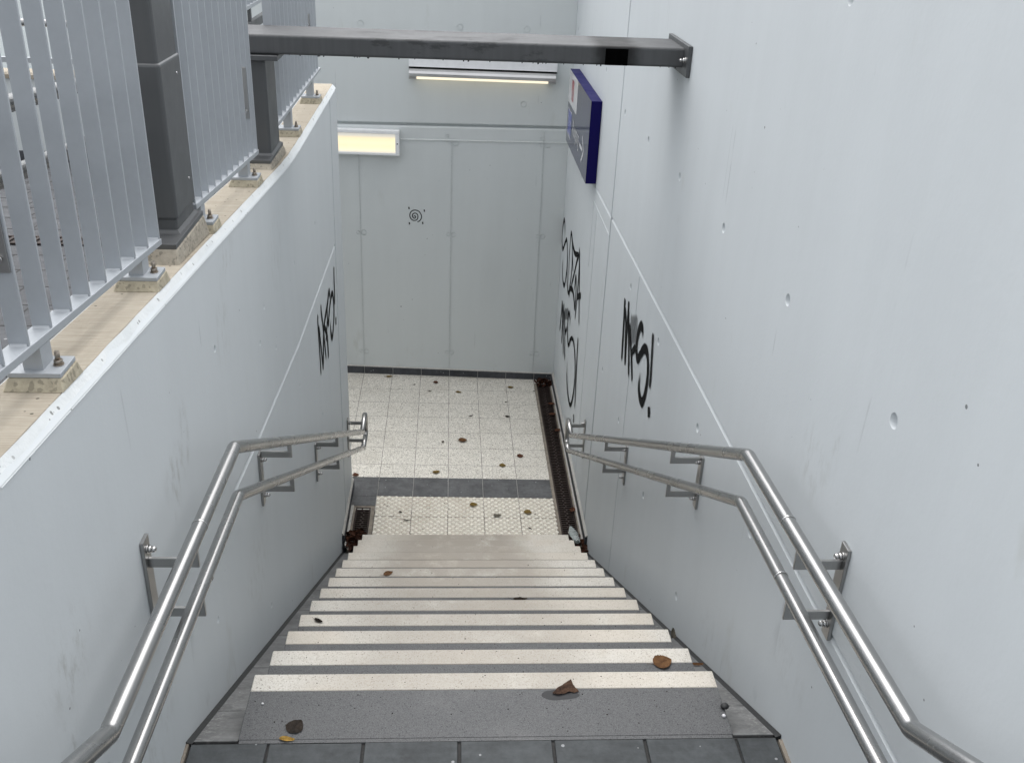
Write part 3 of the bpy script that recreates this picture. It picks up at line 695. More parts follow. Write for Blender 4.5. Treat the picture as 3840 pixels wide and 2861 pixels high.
# ------------------------------------------------------------------ staircase
st = thing('staircase', 'grey granite stairs with cream white nosing strips descending between the walls', 'stairs')
for k in range(13):
    z = -RISE*k; ya, yn = YE+G*k + (.006 if k else .006), Y0+G*k
    b = MB().box(SXL, SXR, ya, yn-.0785, z-.30, z, .002)
    b.box(SXL+.004, SXR-.004, yn-.0795, yn-.003, z-.30, z-.036)
    s_ = part(b, 'step', M['granite'], st)
    nz = MB().box(SXL, SXR, yn-.0785, yn, z-.036, z+.0008, .004, 2)
    part(nz, 'nosing_strip', M['nosing'], s_)
SL = RISE/G
def gz_(y): return -SL*(y-YE)
def gut(x0, x1, wallx, sgn):
    mb = MB(); yj = [YE+.004, 2.524, 3.043, 3.57, 4.10, 4.63, 5.164, 5.69, 6.08]
    for a, b in zip(yj, yj[1:]):
        a += .002; b -= .003
        mb.hexa([(x0, a, gz_(a)-.05), (x1, a, gz_(a)-.05), (x1, b, gz_(b)-.05), (x0, b, gz_(b)-.05), (x0, a, gz_(a)), (x1, a, gz_(a)), (x1, b, gz_(b)), (x0, b, gz_(b))], .0015)
    part(mb, 'side_channel', M['gutter'], st)
    jb = MB(); a, b = YE-.01, 6.10
    xa, xb = sorted((wallx+sgn*.0006, wallx+sgn*.0175))
    ha, hb = (.006, -.004) if sgn > 0 else (-.004, .006)
    jb.hexa([(xa, a, gz_(a)-.08), (xb, a, gz_(a)-.08), (xb, b, gz_(b)-.08), (xa, b, gz_(b)-.08), (xa, a, gz_(a)+ha), (xb, a, gz_(a)+hb), (xb, b, gz_(b)+hb), (xa, b, gz_(b)+ha)])
    part(jb, 'joint_sealant', M['sealant'], st)
    bed = MB(); x0_, x1_ = sorted((wallx+sgn*.001, (SXL if sgn > 0 else SXR)))
    bed.hexa([(x0_, a, gz_(a)-.14), (x1_, a, gz_(a)-.14), (x1_, 6.2, gz_(6.2)-.14), (x0_, 6.2, gz_(6.2)-.14), (x0_, a, gz_(a)-.012), (x1_, a, gz_(a)-.012), (x1_, 6.2, gz_(6.2)-.012), (x0_, 6.2, gz_(6.2)-.012)])
    part(bed, 'channel_bed', M['joint'], st)
gut(XL+.0185, SXL-.002, XL, 1)
gut(SXR+.002, XR-.0185, XR, -1)

# ------------------------------------------------------------------ drains
def drain(x0, x1, y0, y1, label, gx0, gx1, endstrip):
    t = thing('drain_channel', label, 'drain')
    fr = MB()
    def zq(x, y, d): return zf(x, y)+d
    def slab(mb, a, b, c, d, lo, hi):
        mb.hexa([(a, c, zq(a,c,lo)), (b, c, zq(b,c,lo)), (b, d, zq(b,d,lo)), (a, d, zq(a,d,lo)), (a, c, zq(a,c,hi)), (b, c, zq(b,c,hi)), (b, d, zq(b,d,hi)), (a, d, zq(a,d,hi))])
    slab(fr, x0, gx0-.003, y0, y1, -.03, -.001); part(fr, 'edge_strip', M['drainframe'], t)
    fr = MB(); slab(fr, gx1+.003, x1, y0, y1, -.03, -.001); part(fr, 'edge_strip', M['drainframe'], t)
    if endstrip: fr = MB(); slab(fr, gx0-.003, gx1+.003, y1-.02, y1, -.03, -.001); part(fr, 'edge_strip', M['drainframe'], t)
    vd = MB(); slab(vd, gx0-.004, gx1+.004, y0, y1, -.06, -.045); part(vd, 'channel_bottom', M['void'], t)
    g = MB(); ya = y1-(.022 if endstrip else .004); p = .0275; w = gx1-gx0; n = int((ya-y0)/p)
    slab(g, gx0, gx0+.011, y0, ya, -.02, -.003); slab(g, gx1-.011, gx1, y0, ya, -.02, -.003)
    for i in range(n):
        y = ya-i*p
        slab(g, gx0+.011, gx1-.011, y-.011, y, -.019, -.004)
        c = (gx0+gx1)/2+(.008 if i % 2 else -.008)
        slab(g, c-.006, c+.006, y-p, y-.011, -.019, -.005)
    part(g, 'grate', M['grate'], t)
    return t
dr = drain(.886, 1.060, 6.05, 9.0, 'long narrow rusty drain grate along the foot of the tall wall', .915, 1.046, False)
part(MB().hexa([(1.0605, 6.2, zf(1.06,6.2)-.02), (1.0745, 6.2, zf(1.07,6.2)-.02), (1.0745, 9.0, zf(1.07,9)-.02), (1.0605, 9.0, zf(1.06,9)-.02),
                (1.0605, 6.2, zf(1.06,6.2)+.004), (1.0745, 6.2, zf(1.07,6.2)+.004), (1.0745, 9.0, zf(1.07,9)+.004), (1.0605, 9.0, zf(1.06,9)+.004)]), 'kerb_strip', M['grout'], dr)
dl_ = drain(-.770, -.599, 6.05, 6.655, 'short rusty drain grate beside the tactile paving at the foot of the fence wall', -.752, -.632, True)
part(MB().hexa([(-.792, 6.1, zf(-.79,6.1)-.02), (-.7715, 6.1, zf(-.77,6.1)-.02), (-.7715, 6.657, zf(-.77,6.65)-.02), (-.792, 6.657, zf(-.79,6.65)-.02),
                (-.792, 6.1, zf(-.79,6.1)+.004), (-.7715, 6.1, zf(-.77,6.1)+.004), (-.7715, 6.657, zf(-.77,6.65)+.004), (-.792, 6.657, zf(-.79,6.65)+.004)]), 'kerb_strip', M['grout'], dl_)

# ------------------------------------------------------------------ handrails
def arc(c, r, a0, a1, n=10):
    return [(c[0], c[1]+r*math.cos(a0+(a1-a0)*i/n), c[2]+r*math.sin(a0+(a1-a0)*i/n)) for i in range(n+1)]
def soft(p, rad=.012, n=4):
    """round each corner of a polyline a little"""
    p = [Vector(v) for v in p]; out = [p[0]]
    for a, b, c in zip(p, p[1:], p[2:]):
        u, v = (a-b).normalized(), (c-b).normalized(); A, B = b+u*rad, b+v*rad
        for i in range(n+1):
            t = i/n; out.append(A*(1-t)**2+b*2*t*(1-t)+B*t*t)
    out.append(p[-1]); return out
RT, RL = .0212, .0195
def handrail(x, wx, upper, lower, loop, brackets, welds, label):
    t = thing('handrail', label, 'handrail', loc=(wx, 2.6, 0))
    part(MB().tube(soft(upper), RT, 28), 'rail_tube', M['steel'], t)
    part(MB().tube(soft(lower), RL, 28), 'rail_tube', M['steel'], t)
    pu, pl = Vector(upper[-1]), Vector(lower[-1])
    (ya_, za_), (yb2, zb2) = loop
    pts = soft([pu+Vector((0, -.004, .002)), (x, ya_, za_), (x, yb2, zb2), pl+Vector((0, -.004, -.001))], .055, 8)
    part(MB().tube(pts, RL, 24), 'end_loop', M['steel'], t)
    for (y, z, r) in welds:
        w = MB()
        w.tube([(x, y-.004, z+.0002), (x, y, z), (x, y+.004, z-.0002)], [r+.0004, r+.0013, r+.0004], 24)
        part(w, 'weld_bead', M['bolt'], t)
    s = 1 if wx < x else -1
    def zat(pl, y):
        for a, b in zip(pl, pl[1:]):
            if a[1] <= y <= b[1]: return a[2]+(b[2]-a[2])*(y-a[1])/(b[1]-a[1])
        return pl[-1][2]
    for y, top, bot, direct in brackets:
        zu, zl_ = zat(upper, y), zat(lower, y)
        bx = sorted((wx+s*.0008, wx+s*.0105))
        pb = MB().box(bx[0], bx[1], y-.024, y+.024, bot, top, .0012)
        o = part(pb, 'wall_plate', M['steel_v'], t)
        for zr, r in ((zu, RT), (zl_, RL)):
            br = MB()
            if direct:     # last bracket: arm runs straight to the loop
                ax = sorted((wx+s*.0105, x)); br.box(ax[0], ax[1], y-.005, y+.005, zr-.014, zr+.014, .001); part(br, 'bracket_arm', M['steel_v'], o)
                continue
            ae = x+s*.010; ax = sorted((wx+s*.0105, ae))
            zc_ = zr-.082
            br.box(ax[0], ax[1], y-.005, y+.005, zc_, zc_+.030, .001)
            sx_ = sorted((ae-s*.018, ae)); br.box(sx_[0], sx_[1], y-.0048, y+.0048, zc_+.0302, zr-.012); part(br, 'bracket_arm', M['steel_v'], o)
        for zb in (top-.035, bot+.045):
            yy = y; bo = MB()
            bo.cyl((wx+s*.0105, yy, zb), (wx+s*.013, yy, zb), .012, 16)
            bo.cyl((wx+s*.013, yy, zb), (wx+s*.022, yy, zb), .0105, 6)
            bo.blob((wx+s*.027, yy, zb), .009, 1, 1, 1, amp=0, sub=2)
            part(bo, 'bolt', M['bolt'], o)
    return t
xr_, xl_ = .962, -.679
handrail(xr_, XR, [(xr_,-.6,2.06),(xr_,1.40,.916),(xr_,2.609,.842),(xr_,6.537,-1.366)], [(xr_,-.6,1.86),(xr_,1.38,.737),(xr_,2.597,.669),(xr_,6.614,-1.552)],
         ((6.775, -1.340), (6.768, -1.556)), [(2.09,.87,.553,False),(3.50,.30,.035,False),(5.03,-.56,-.835,False),(6.690,-1.31,-1.66,True)], [(2.204,.868,RT),(2.176,.695,RL)],
         'stainless steel double handrail fixed to the tall wall with the sign')
handrail(xl_, XL, [(xl_,-.6,2.03),(xl_,1.451,.875),(xl_,2.669,.821),(xl_,6.618,-1.396)], [(xl_,-.6,1.82),(xl_,1.42,.712),(xl_,2.652,.649),(xl_,6.641,-1.556)],
         ((6.892, -1.372), (6.890, -1.578)), [(2.14,.855,.53,False),(3.58,.25,-.01,False),(5.10,-.60,-.865,False),(6.755,-1.36,-1.70,True)], [(2.215,.8415,RT),(2.213,.669,RL)],
         'stainless steel double handrail fixed to the low wall below the fence')

# ------------------------------------------------------------------ fence
XF = -.88            # right edge of the slats
FW = .0418
def railz(y, a, b, za, zb): return za+(zb-za)*(y-a)/(b-a)
def fence(label, y0, y1, z0, z1, slats, feet, straps, x=XF, group='slatted fence panels', top=1.12, pads=True):
    t = thing('fence_panel', label, 'fence', group, loc=(x, y0, z0-.2))
    rz = lambda y: z0+(z1-z0)*(y-y0)/(y1-y0)
    def bar(h0, h1):
        return MB().hexa([(x-FW-.004, y0, z0-h1), (x+.003, y0, z0-h1), (x+.003, y1, z1-h1), (x-FW-.004, y1, z1-h1), (x-FW-.004, y0, z0-h0), (x+.003, y0, z0-h0), (x+.003, y1, z1-h0), (x-FW-.004, y1, z1-h0)], .001)
    part(bar(0, .019), 'bottom_rail', M['fence'], t)
    part(bar(-top-.02, -top), 'top_rail', M['fence'], t)
    for y in slats:
        z = rz(y)
        m_ = MB().box(x-FW, x, y-.0042, y+.0042, z+.0005, z+top-.001, .0016, 2)
        m_.hexa([(x-FW+.002, y-.012, z), (x-.002, y-.012, z), (x-.002, y-.0049, z), (x-FW+.002, y-.0049, z), (x-FW+.004, y-.0062, z+.004), (x-.004, y-.0062, z+.005), (x-.004, y-.0049, z+.006), (x-FW+.004, y-.0049, z+.006)])
        part(m_, 'slat', M['fence'], t)
    for y, full in feet:
        zp = zc(y)+CH+.003; zr = rz(y)-.019; pt = zp+.032
        xa = x-.070
        f = MB().box(xa, x+.043, y-.045, y+.045, pt, pt+.011, .001)
        f.hexa([(x-.040, y-.028, pt+.011), (x+.002, y-.028, pt+.011), (x+.002, y+.028, pt+.011), (x-.040, y+.028, pt+.011), (x-.040, y-.028, rz(y-.028)-.0195), (x+.002, y-.028, rz(y-.028)-.0195), (x+.002, y+.028, rz(y+.028)-.0195), (x-.040, y+.028, rz(y+.028)-.0195)])
        fo = part(f, 'foot', M['fence'], t)
        e = .018
        zl0, zl1 = zc(y-.06)+CH+.002, zc(y+.06)+CH+.002
        pd = MB().hexa([(xa-.01, y-.045-e, zl0), (x+.043+.007, y-.045-e, zl0), (x+.043+.007, y+.045+e, zl1), (xa-.01, y+.045+e, zl1),
                        (xa, y-.047, pt-.0005), (x+.045, y-.047, pt-.0005), (x+.045, y+.047, pt-.0005), (xa, y+.047, pt-.0005)], .003)
        part(pd, 'mortar_pad', M['mortar'], fo)
        b = MB(); bx = x+.024
        b.cyl((bx, y, pt+.011), (bx, y, pt+.014), .0115, 16).cyl((bx, y, pt+.014), (bx, y, pt+.024), .0095, 6).cyl((bx, y, pt+.024), (bx, y, pt+.043), .0055, 12)
        part(b, 'bolt', M['rustbolt'], fo)
    for y, xa, xb, za, zb in straps:
        s = MB().box(xa, xb, y-.0095, y-.004, za, zb, .0006)
        o = part(s, 'strap_plate', M['steel_v'], t)
        bz = za+.03
        b = MB().cyl(((xa+xb)/2-.001, y-.0096, bz), ((xa+xb)/2-.001, y-.017, bz), min(.007, (xb-xa)*.38), 16)
        part(b, 'bolt', M['bolt'], o)
    return t
p1 = [1.766-.1205*i for i in range(14, 0, -1)] + [1.766+.1205*i for i in range(8)] 
p1 = [y for y in p1 if y > .5] + [2.731, 2.845]
fence('grey slatted fence panel nearest the viewer, before the tall dark post', .45, 2.85, 1.667, 1.447, p1, [(.75, 1), (1.95, 1), (2.677, 1)], [(1.887, -.915, -.885, 1.70, 2.15)])
p2 = [3.30+.104*i for i in range(11)]; p2 = [3.289, 3.386, 3.482, 3.59, 3.692, 3.795, 3.9, 4.008, 4.113, 4.219, 4.326, 4.42]
fence('grey slatted fence panel between the tall dark post and the beam post', 3.283, 4.43, 1.424, 1.338, p2, [(3.366, 1), (4.19, 1)], [(4.326, -.905, -.884, 1.50, 1.715)])
p3 = [5.002, 5.125, 5.247, 5.377, 5.501, 5.625, 5.741, 5.864, 5.985, 6.117, 6.231, 6.355, 6.475, 6.595]
fence('grey slatted fence panel at the far end of the low wall behind the beam', 4.94, 6.69, 1.343, 1.343, p3, [(5.40, 1), (6.30, 1)], [(5.002, -.915, -.893, 1.478, 1.63), (6.355, -.905, -.886, 1.62, 1.71)])

# ------------------------------------------------------------------ posts and beam
def post(label, x0, x1, y0, y1, zb, zt, sleeve, plate, cap=None):
    t = thing('steel_post', label, 'post', loc=((x0+x1)/2, (y0+y1)/2, zb))
    part(MB().box(x0, x1, y0, y1, zb, zt, .013, 3), 'column', M['post'], t)
    if sleeve:
        za, zs = sleeve
        part(MB().box(x0-.006, x1+.006, y0-.006, y1+.006, za, zs, .011, 3), 'sleeve', M['post'], t)
        for yy, z in ((y1-.055, zs-.055), (y1-.05, za+.09)): part(MB().blob((x1+.0065, yy, z), .0048, .5, 1, 1, amp=0), 'rivet', M['bolt'], t)
    px0, px1, py0, py1, pt = plate
    pl = part(MB().box(px0, px1, py0, py1, pt-.016, pt, .001), 'base_plate', M['post'], t)
    fl_ = MB(); e = .010
    fl_.hexa([(x0-e, y0-e, pt+.0004), (x1+e, y0-e, pt+.0004), (x1+e, y1+e, pt+.0004), (x0-e, y1+e, pt+.0004), (x0-.001, y0-.001, pt+.011), (x1+.001, y0-.001, pt+.011), (x1+.001, y1+.001, pt+.011), (x0-.001, y1+.001, pt+.011)])
    part(fl_, 'weld_bead', M['post'], pl)
    za, zb_ = zc(py0)+CH+.002, zc(py1)+CH+.002
    part(MB().hexa([(px0-.02, py0-.02, za), (px1+.012, py0-.03, za), (px1+.012, py1+.02, zb_), (px0-.02, py1+.02, zb_), (px0, py0-.003, pt-.0165), (px1+.002, py0-.003, pt-.0165), (px1+.002, py1+.003, pt-.0165), (px0, py1+.003, pt-.0165)], .004), 'mortar_pad', M['mortar_grey'], t)
    for bx, by in ((px0+.018, py0+.03), (px0+.018, py1-.02)):
        b = MB().cyl((bx, by, pt), (bx, by, pt+.004), .014, 16).cyl((bx, by, pt+.004), (bx, by, pt+.014), .011, 6).cyl((bx, by, pt+.014), (bx, by, pt+.03), .006, 12)
        part(b, 'bolt', M['rustbolt'], t)
    if cap:
        part(MB().box(*cap, .002), 'cap_plate', M['post'], t)
    return t
post('tall dark grey steel post with a wider sleeve, rising between two fence panels', -.962, -.879, 3.035, 3.262, 1.392, 3.0, (1.445, 1.928), (-.978, -.858, 2.925, 3.285, 1.402))
post('short dark grey steel post with a cap plate holding up the cross beam', -.962, -.866, 4.668, 4.925, 1.24, 1.6945, None, (-.978, -.857, 4.575, 4.955, 1.252), (-1.06, -.80, 4.625, 4.99, 1.695, 1.7185))
bm_ = thing('steel_beam', 'dark grey steel cross beam spanning from the short post to the tall wall', 'beam', loc=(0, 4.82, 1.76))
t_ = MB().hexa([(-1.08, 4.65, 1.720), (1.0745, 4.65, 1.722), (1.0745, 4.99, 1.722), (-1.08, 4.99, 1.720), (-1.08, 4.65, 1.806), (1.0745, 4.65, 1.809), (1.0745, 4.99, 1.809), (-1.08, 4.99, 1.806)])
bmesh.ops.bevel(t_.bm, geom=[e for e in t_.bm.edges if abs(e.verts[0].co.x-e.verts[1].co.x) > 1], offset=.012, segments=3, affect='EDGES', profile=.5)
tube_ = part(t_, 'beam_tube', M['beam'], bm_)
part(MB().box(.706, .812, 4.6485, 4.6497, 1.723, 1.797), 'black_patch', M['black'], bm_, 'plain square black patch on the beam face')
ep = part(MB().box(1.0750, 1.0935, 4.567, 5.03, 1.690, 1.829, .0015), 'end_plate', M['post'], bm_)
for yb_ in (4.600, 5.005):
    b = MB().cyl((1.075, yb_, 1.763), (1.071, yb_, 1.763), .013, 18).cyl((1.071, yb_, 1.763), (1.060, yb_, 1.763), .0115, 6).cyl((1.060, yb_, 1.763), (1.045, yb_, 1.763), .006, 12)
    part(b, 'bolt', M['bolt'], ep)
drops = []; rd = random.Random(11)
for i in range(34):
    x = rd.uniform(-.78, 1.05); yv = 4.664+rd.uniform(0, .01); r = rd.uniform(.0022, .0042)
    drops.append((x, yv, r))
M['water'] = NT('water').m
M['water'].node_tree.nodes['Principled BSDF'].inputs['Base Color'].default_value = (.03, .032, .034, 1); M['water'].node_tree.nodes['Principled BSDF'].inputs['Roughness'].default_value = .08
for x, yv, r in drops: part(MB().blob((x, yv, 1.7205-r*.5), r, 1, 1, 1.3, amp=0, sub=1), 'water_drop', M['water'], bm_)

# ------------------------------------------------------------------ lamps on the end wall
l1 = thing('wall_lamp', 'long silver wall lamp with a thin warm light strip, just below the beam', 'lamp', loc=(.27, 9.1, .95))
Y1 = lambda x: yb(x)
def lbox(mb, x0, x1, d0, d1, z0, z1, bev=0, sl=.0, seg=2):
    """box standing d0..d1 in front of the end wall"""
    t = bmesh.new()
    vs = [t.verts.new((x, Y1(x)-d, z+sl*(x-x0))) for x in (x0, x1) for d in (d1, d0) for z in (z0, z1)]
    for f in ((0,1,3,2),(4,6,7,5),(0,4,5,1),(2,3,7,6),(0,2,6,4),(1,5,7,3)): t.faces.new([vs[i] for i in f])
    bmesh.ops.recalc_face_normals(t, faces=t.faces)
    if bev: bmesh.ops.bevel(t, geom=t.edges[:], offset=bev, segments=seg, affect='EDGES')
    mb._merge(t); return mb
bp_ = lbox(MB(), -.402, .945, .001, .05, .986, 1.07, .002)
part(bp_, 'back_plate', M['lampframe'], l1)
part(lbox(MB(), -.400, .943, .001, .042, .9725, .9855), 'gap_shade', M['black'], l1)  # dark strip stands in for shade in the gap above the housing
hs = MB()
prof = [(.002, .972), (.085, .972), (.117, .960), (.127, .940), (.127, .9135), (.002, .9135)]
def sweepx(mb, prof, x0, x1):
    A = [mb.bm.verts.new((x0, Y1(x0)-d, z)) for d, z in prof]; B = [mb.bm.verts.new((x1, Y1(x1)-d, z)) for d, z in prof]; n = len(prof)
    for i in range(n): mb.bm.faces.new((A[i], A[(i+1)%n], B[(i+1)%n], B[i]))
    mb.bm.faces.new(A[::-1]); mb.bm.faces.new(B); bmesh.ops.recalc_face_normals(mb.bm, faces=mb.bm.faces); return mb
sweepx(hs, prof, -.398, .930)
sweepx(hs, [(.002, .913), (.127, .913), (.124, .896), (.112, .886), (.002, .886)], -.398, -.330)
sweepx(hs, [(.002, .913), (.127, .913), (.124, .896), (.112, .886), (.002, .886)], .862, .930)
part(hs, 'housing', M['housing'], l1)
part(sweepx(MB(), [(.004, .9125), (.122, .9125), (.119, .898), (.106, .889), (.004, .889)], -.3295, .8615), 'diffuser', M['strip_light'], l1)
l2 = thing('wall_lamp', 'flat rectangular wall lamp glowing yellow, under the groove beside the low wall', 'lamp', loc=(-1.1, 9.16, .29))
f2 = MB()
lbox(f2, -1.75, -.494, .001, .075, .377, .406, .003); lbox(f2, -1.75, -.494, .001, .075, .176, .199, .003)
lbox(f2, -.532, -.494, .0012, .0748, .1995, .3765, .002); lbox(f2, -1.75, -1.712, .0012, .0748, .1995, .3765, .002)
part(f2, 'frame', M['lampframe'], l2)
part(lbox(MB(), -1.711, -.533, .002, .060, .200, .3762), 'diffuser', M['box_light'], l2)
part(MB().cyl((-.513, Y1(-.513)-.0752, .288), (-.513, Y1(-.513)-.0765, .288), .006, 12), 'screw', M['black'], l2)

# ------------------------------------------------------------------ blue sign
sg = thing('direction_sign', 'dark blue box sign reading Ausgang with an arrow, on the tall wall', 'sign', loc=(XR, 7.8, .78))
sx0, sx1 = XR-.082, XR-.001
sy0, sy1, sz0, sz1 = 7.166, 8.615, .475, 1.088
part(MB().box(sx0, sx1, sy0, sy1, sz0, sz1, .002), 'sign_box', M['blue'], sg)
def flat(name, polys, mat, off):
    mb = MB()
    for p in polys: mb.face([(sx0-off, y, z) for y, z in p])
    return part(mb, name, mat, sg)
U = lambda a: sy1-a*(sy1-sy0)         # 0 = end-wall side (reader's left), 1 = viewer side
V = lambda b: sz1-b*(sz1-sz0)
def rect(a, b, c, d): return [(U(a), V(b)), (U(c), V(b)), (U(c), V(d)), (U(a), V(d))]
flat('face_panel', [rect(.0, .0, 1, 1)], M['blueface'], .0004)
flat('white_field', [rect(.0, .003, .43, .44)], M['signwhite'], .0012)
flat('red_field', [rect(.20, .13, .31, .50)[:0] or rect(.15, .085, .25, .36)], M['signred'], .0018)
def lines(polys, w):
    out = []
    for pl in polys:
        for (a, b), (c, d) in zip(pl, pl[1:]):
            p, q = Vector((U(a), V(b), 0)), Vector((U(c), V(d), 0)); n = (q-p).normalized(); s = Vector((-n.y, n.x, 0))*w/2
            out.append([((p+s).x, (p+s).y), ((q+s).x, (q+s).y), ((q-s).x, (q-s).y), ((p-s).x, (p-s).y)])
    return out
def strip(name, polys, mat, off, w):
    mb = MB()
    for i, p in enumerate(lines(polys, w)): mb.face([(sx0-off-i*.00002, y, z) for y, z in p])
    return part(mb, name, mat, sg)
strip('logo_stroke', [[(.165,.34),(.165,.25)],[(.185,.33),(.185,.22)],[(.205,.30),(.205,.20)],[(.225,.27),(.225,.18)],[(.235,.13),(.235,.10)]], M['signwhite'], .0024, .010)
flat('pictogram_field', [rect(.045, .52, .225, .86)], M['signmid'], .0012)
strip('pictogram', [[(.03,.52),(.235,.52)],[(.05,.56),(.05,.83),(.09,.87),(.24,.87)],[(.075,.55),(.075,.82)],[(.14,.66),(.20,.68)],[(.14,.70),(.14,.83)],[(.19,.70),(.19,.84)],[(.115,.84),(.20,.85)]], M['signwhite'], .0018, .011)
arrow = [[(.72,.70),(.82,.70)]]
strip('arrow', [[(.76,.54),(.845,.70),(.76,.86)],[(.66,.70),(.79,.70)]], M['signwhite'], .0018, .030)
cu = bpy.data.curves.new('txt', 'FONT'); cu.body = 'Ausgang'; cu.size = .185; cu.align_x = 'LEFT'
to = bpy.data.objects.new('txt', cu); COL.objects.link(to)
me = bpy.data.meshes.new_from_object(to.evaluated_get(bpy.context.evaluated_depsgraph_get()))
bpy.data.objects.remove(to); bpy.data.curves.remove(cu)
wtxt = max(v.co.x for v in me.vertices); kx = (.62-.30)*(sy1-sy0)/wtxt
lo = bpy.data.objects.new('lettering', me); COL.objects.link(lo); me.name = 'lettering'
for v in me.vertices:
    v.co = Vector((sx0-.002-sg.location.x, U(.30)-v.co.x*kx-sg.location.y, V(.755)+v.co.y-sg.location.z))
me.materials.clear(); me.materials.append(M['signwhite']); lo.parent = sg

# ------------------------------------------------------------------ ramp side behind the fence
gr_ = lambda y: 1.2-.085*(y-2.9)
rg = MB().hexa([(-8, -3.5, -.2), (-.987, -3.5, -.2), (-.987, 5.5, -.2), (-8, 5.5, -.2), (-8, -3.5, gr_(-3.5)), (-.987, -3.5, gr_(-3.5)), (-.987, 5.5, gr_(5.5)), (-8, 5.5, gr_(5.5))])
rg.build('ground', M['ground'], kind='structure')
gj = MB(); rj = random.Random(9)
for i in range(42):
    y = -2.9+.2*i
    if y > 5.45: break
    gj.hexa([(-6, y-.003, gr_(y)-.004), (-1.0, y-.003, gr_(y)-.004), (-1.0, y+.003, gr_(y)-.004), (-6, y+.003, gr_(y)-.004), (-6, y-.003, gr_(y-.003)+.001), (-1.0, y-.003, gr_(y-.003)+.001), (-1.0, y+.003, gr_(y+.003)+.001), (-6, y+.003, gr_(y+.003)+.001)])
    for k in range(16):
        x = -1.12-.2*k-(.1 if i % 2 else 0)
        gj.hexa([(x-.003, y+.0035, gr_(y)-.03), (x+.003, y+.0035, gr_(y)-.03), (x+.003, y+.1965, gr_(y)-.03), (x-.003, y+.1965, gr_(y)-.03), (x-.003, y+.0035, gr_(y)+.0009), (x+.003, y+.0035, gr_(y)+.0009), (x+.003, y+.1965, gr_(y+.2)+.0009), (x-.003, y+.1965, gr_(y+.2)+.0009)])
gj.build('paving_joint', M['joint'], kind='structure')
pw = MB().box(-7.5, -1.25, 5.501, 5.66, -.2, 1.425).build('parapet_wall', M['wall_xz'])
tag(pw, 'low white parapet wall seen through the fence slats', 'wall')
part(MB().box(-7.5, -1.24, 5.487, 5.68, 1.4255, 1.447), 'coping', M['raw'], pw)
part(MB().box(-7.5, -1.25, 5.490, 5.500, .9, 1.035), 'skirting', M['skirt'], pw)
rl = thing('parapet_railing', 'grey railing with a steel tube on top of the white parapet', 'railing', loc=(-4, 5.6, 1.45))
part(MB().box(-7, -1.5, 5.54, 5.57, 1.50, 1.527), 'bottom_bar', M['fence'], rl)
part(MB().tube([(-7, 5.53, 1.708), (-1.5, 5.53, 1.708)], .019, 16), 'rail_tube', M['steel'], rl)
for i in range(6): part(MB().box(-6.6+i, -6.57+i, 5.545, 5.568, 1.448, 1.70), 'baluster', M['fence'], rl)
rr_ = thing('ramp_handrail', 'stainless double tube handrail on the ramp side of the fence', 'handrail', loc=(-1.06, 2, 1.4))
part(MB().tube([(-1.06, .6, 2.075), (-1.06, 2.97, 1.88)], .0212, 20), 'rail_tube', M['steel'], rr_)
part(MB().tube([(-1.06, .6, 1.92), (-1.06, 2.97, 1.715)], .0212, 20), 'rail_tube', M['steel'], rr_)
for yv in (.8, 2.94): part(MB().box(-1.085, -1.055, yv-.012, yv+.012, gr_(yv)+.001, 2.06-.082*(yv-.6)), 'upright', M['steel_v'], rr_)
t = thing('drain_channel', 'dark slotted drain crossing the ramp paving behind the fence', 'drain', loc=(-2.5, 3.7, 1.13))
g = MB()
def rs(mb, x0, x1, y0, y1, lo, hi): mb.hexa([(x0, y0, gr_(y0)+lo), (x1, y0, gr_(y0)+lo), (x1, y1, gr_(y1)+lo), (x0, y1, gr_(y1)+lo), (x0, y0, gr_(y0)+hi), (x1, y0, gr_(y0)+hi), (x1, y1, gr_(y1)+hi), (x0, y1, gr_(y1)+hi)])
for i in range(90): rs(g, -4+.032*i, -4+.032*i+.015, 3.652, 3.748, .004, .008)
rs(g, -4.1, -1.05, 3.64, 3.652, .003, .009); rs(g, -4.1, -1.05, 3.748, 3.76, .003, .009)
part(g, 'grate', M['grate'], t)
cb_ = MB(); rs(cb_, -4.1, -1.05, 3.652, 3.748, .002, .0032); part(cb_, 'channel_bottom', M['void'], t)
fp = thing('fence_panel', 'piece of far grey fence rail above a dark edge beam, seen over the beam', 'fence', 'slatted fence panels', loc=(-1.5, 7.8, 1.6))
part(MB().box(-1.545, -1.497, 7.5, 8.12, 1.585, 1.612, .001), 'bottom_rail', M['fence'], fp)
for i in range(5): part(MB().box(-1.542, -1.5, 7.56+.12*i, 7.567+.12*i, 1.6125, 2.6), 'slat', M['fence'], fp)
part(MB().box(-1.54, -1.50, 7.5, 9.1, 1.43, 1.49), 'edge_beam', M['post'], fp)
part(MB().box(-1.53, -1.505, 7.7, 7.73, 1.045, 1.586), 'upright', M['post'], fp)
cs_ = MB().box(-7, -3.0, 6.95, 9.1, -2.8, .5)
cs_.build('passage_end', M['wall_xz'], kind='structure')
MB().box(-60, 60, -60, 60, -2.9, -2.85).build('ground', M['ground'], kind='structure')

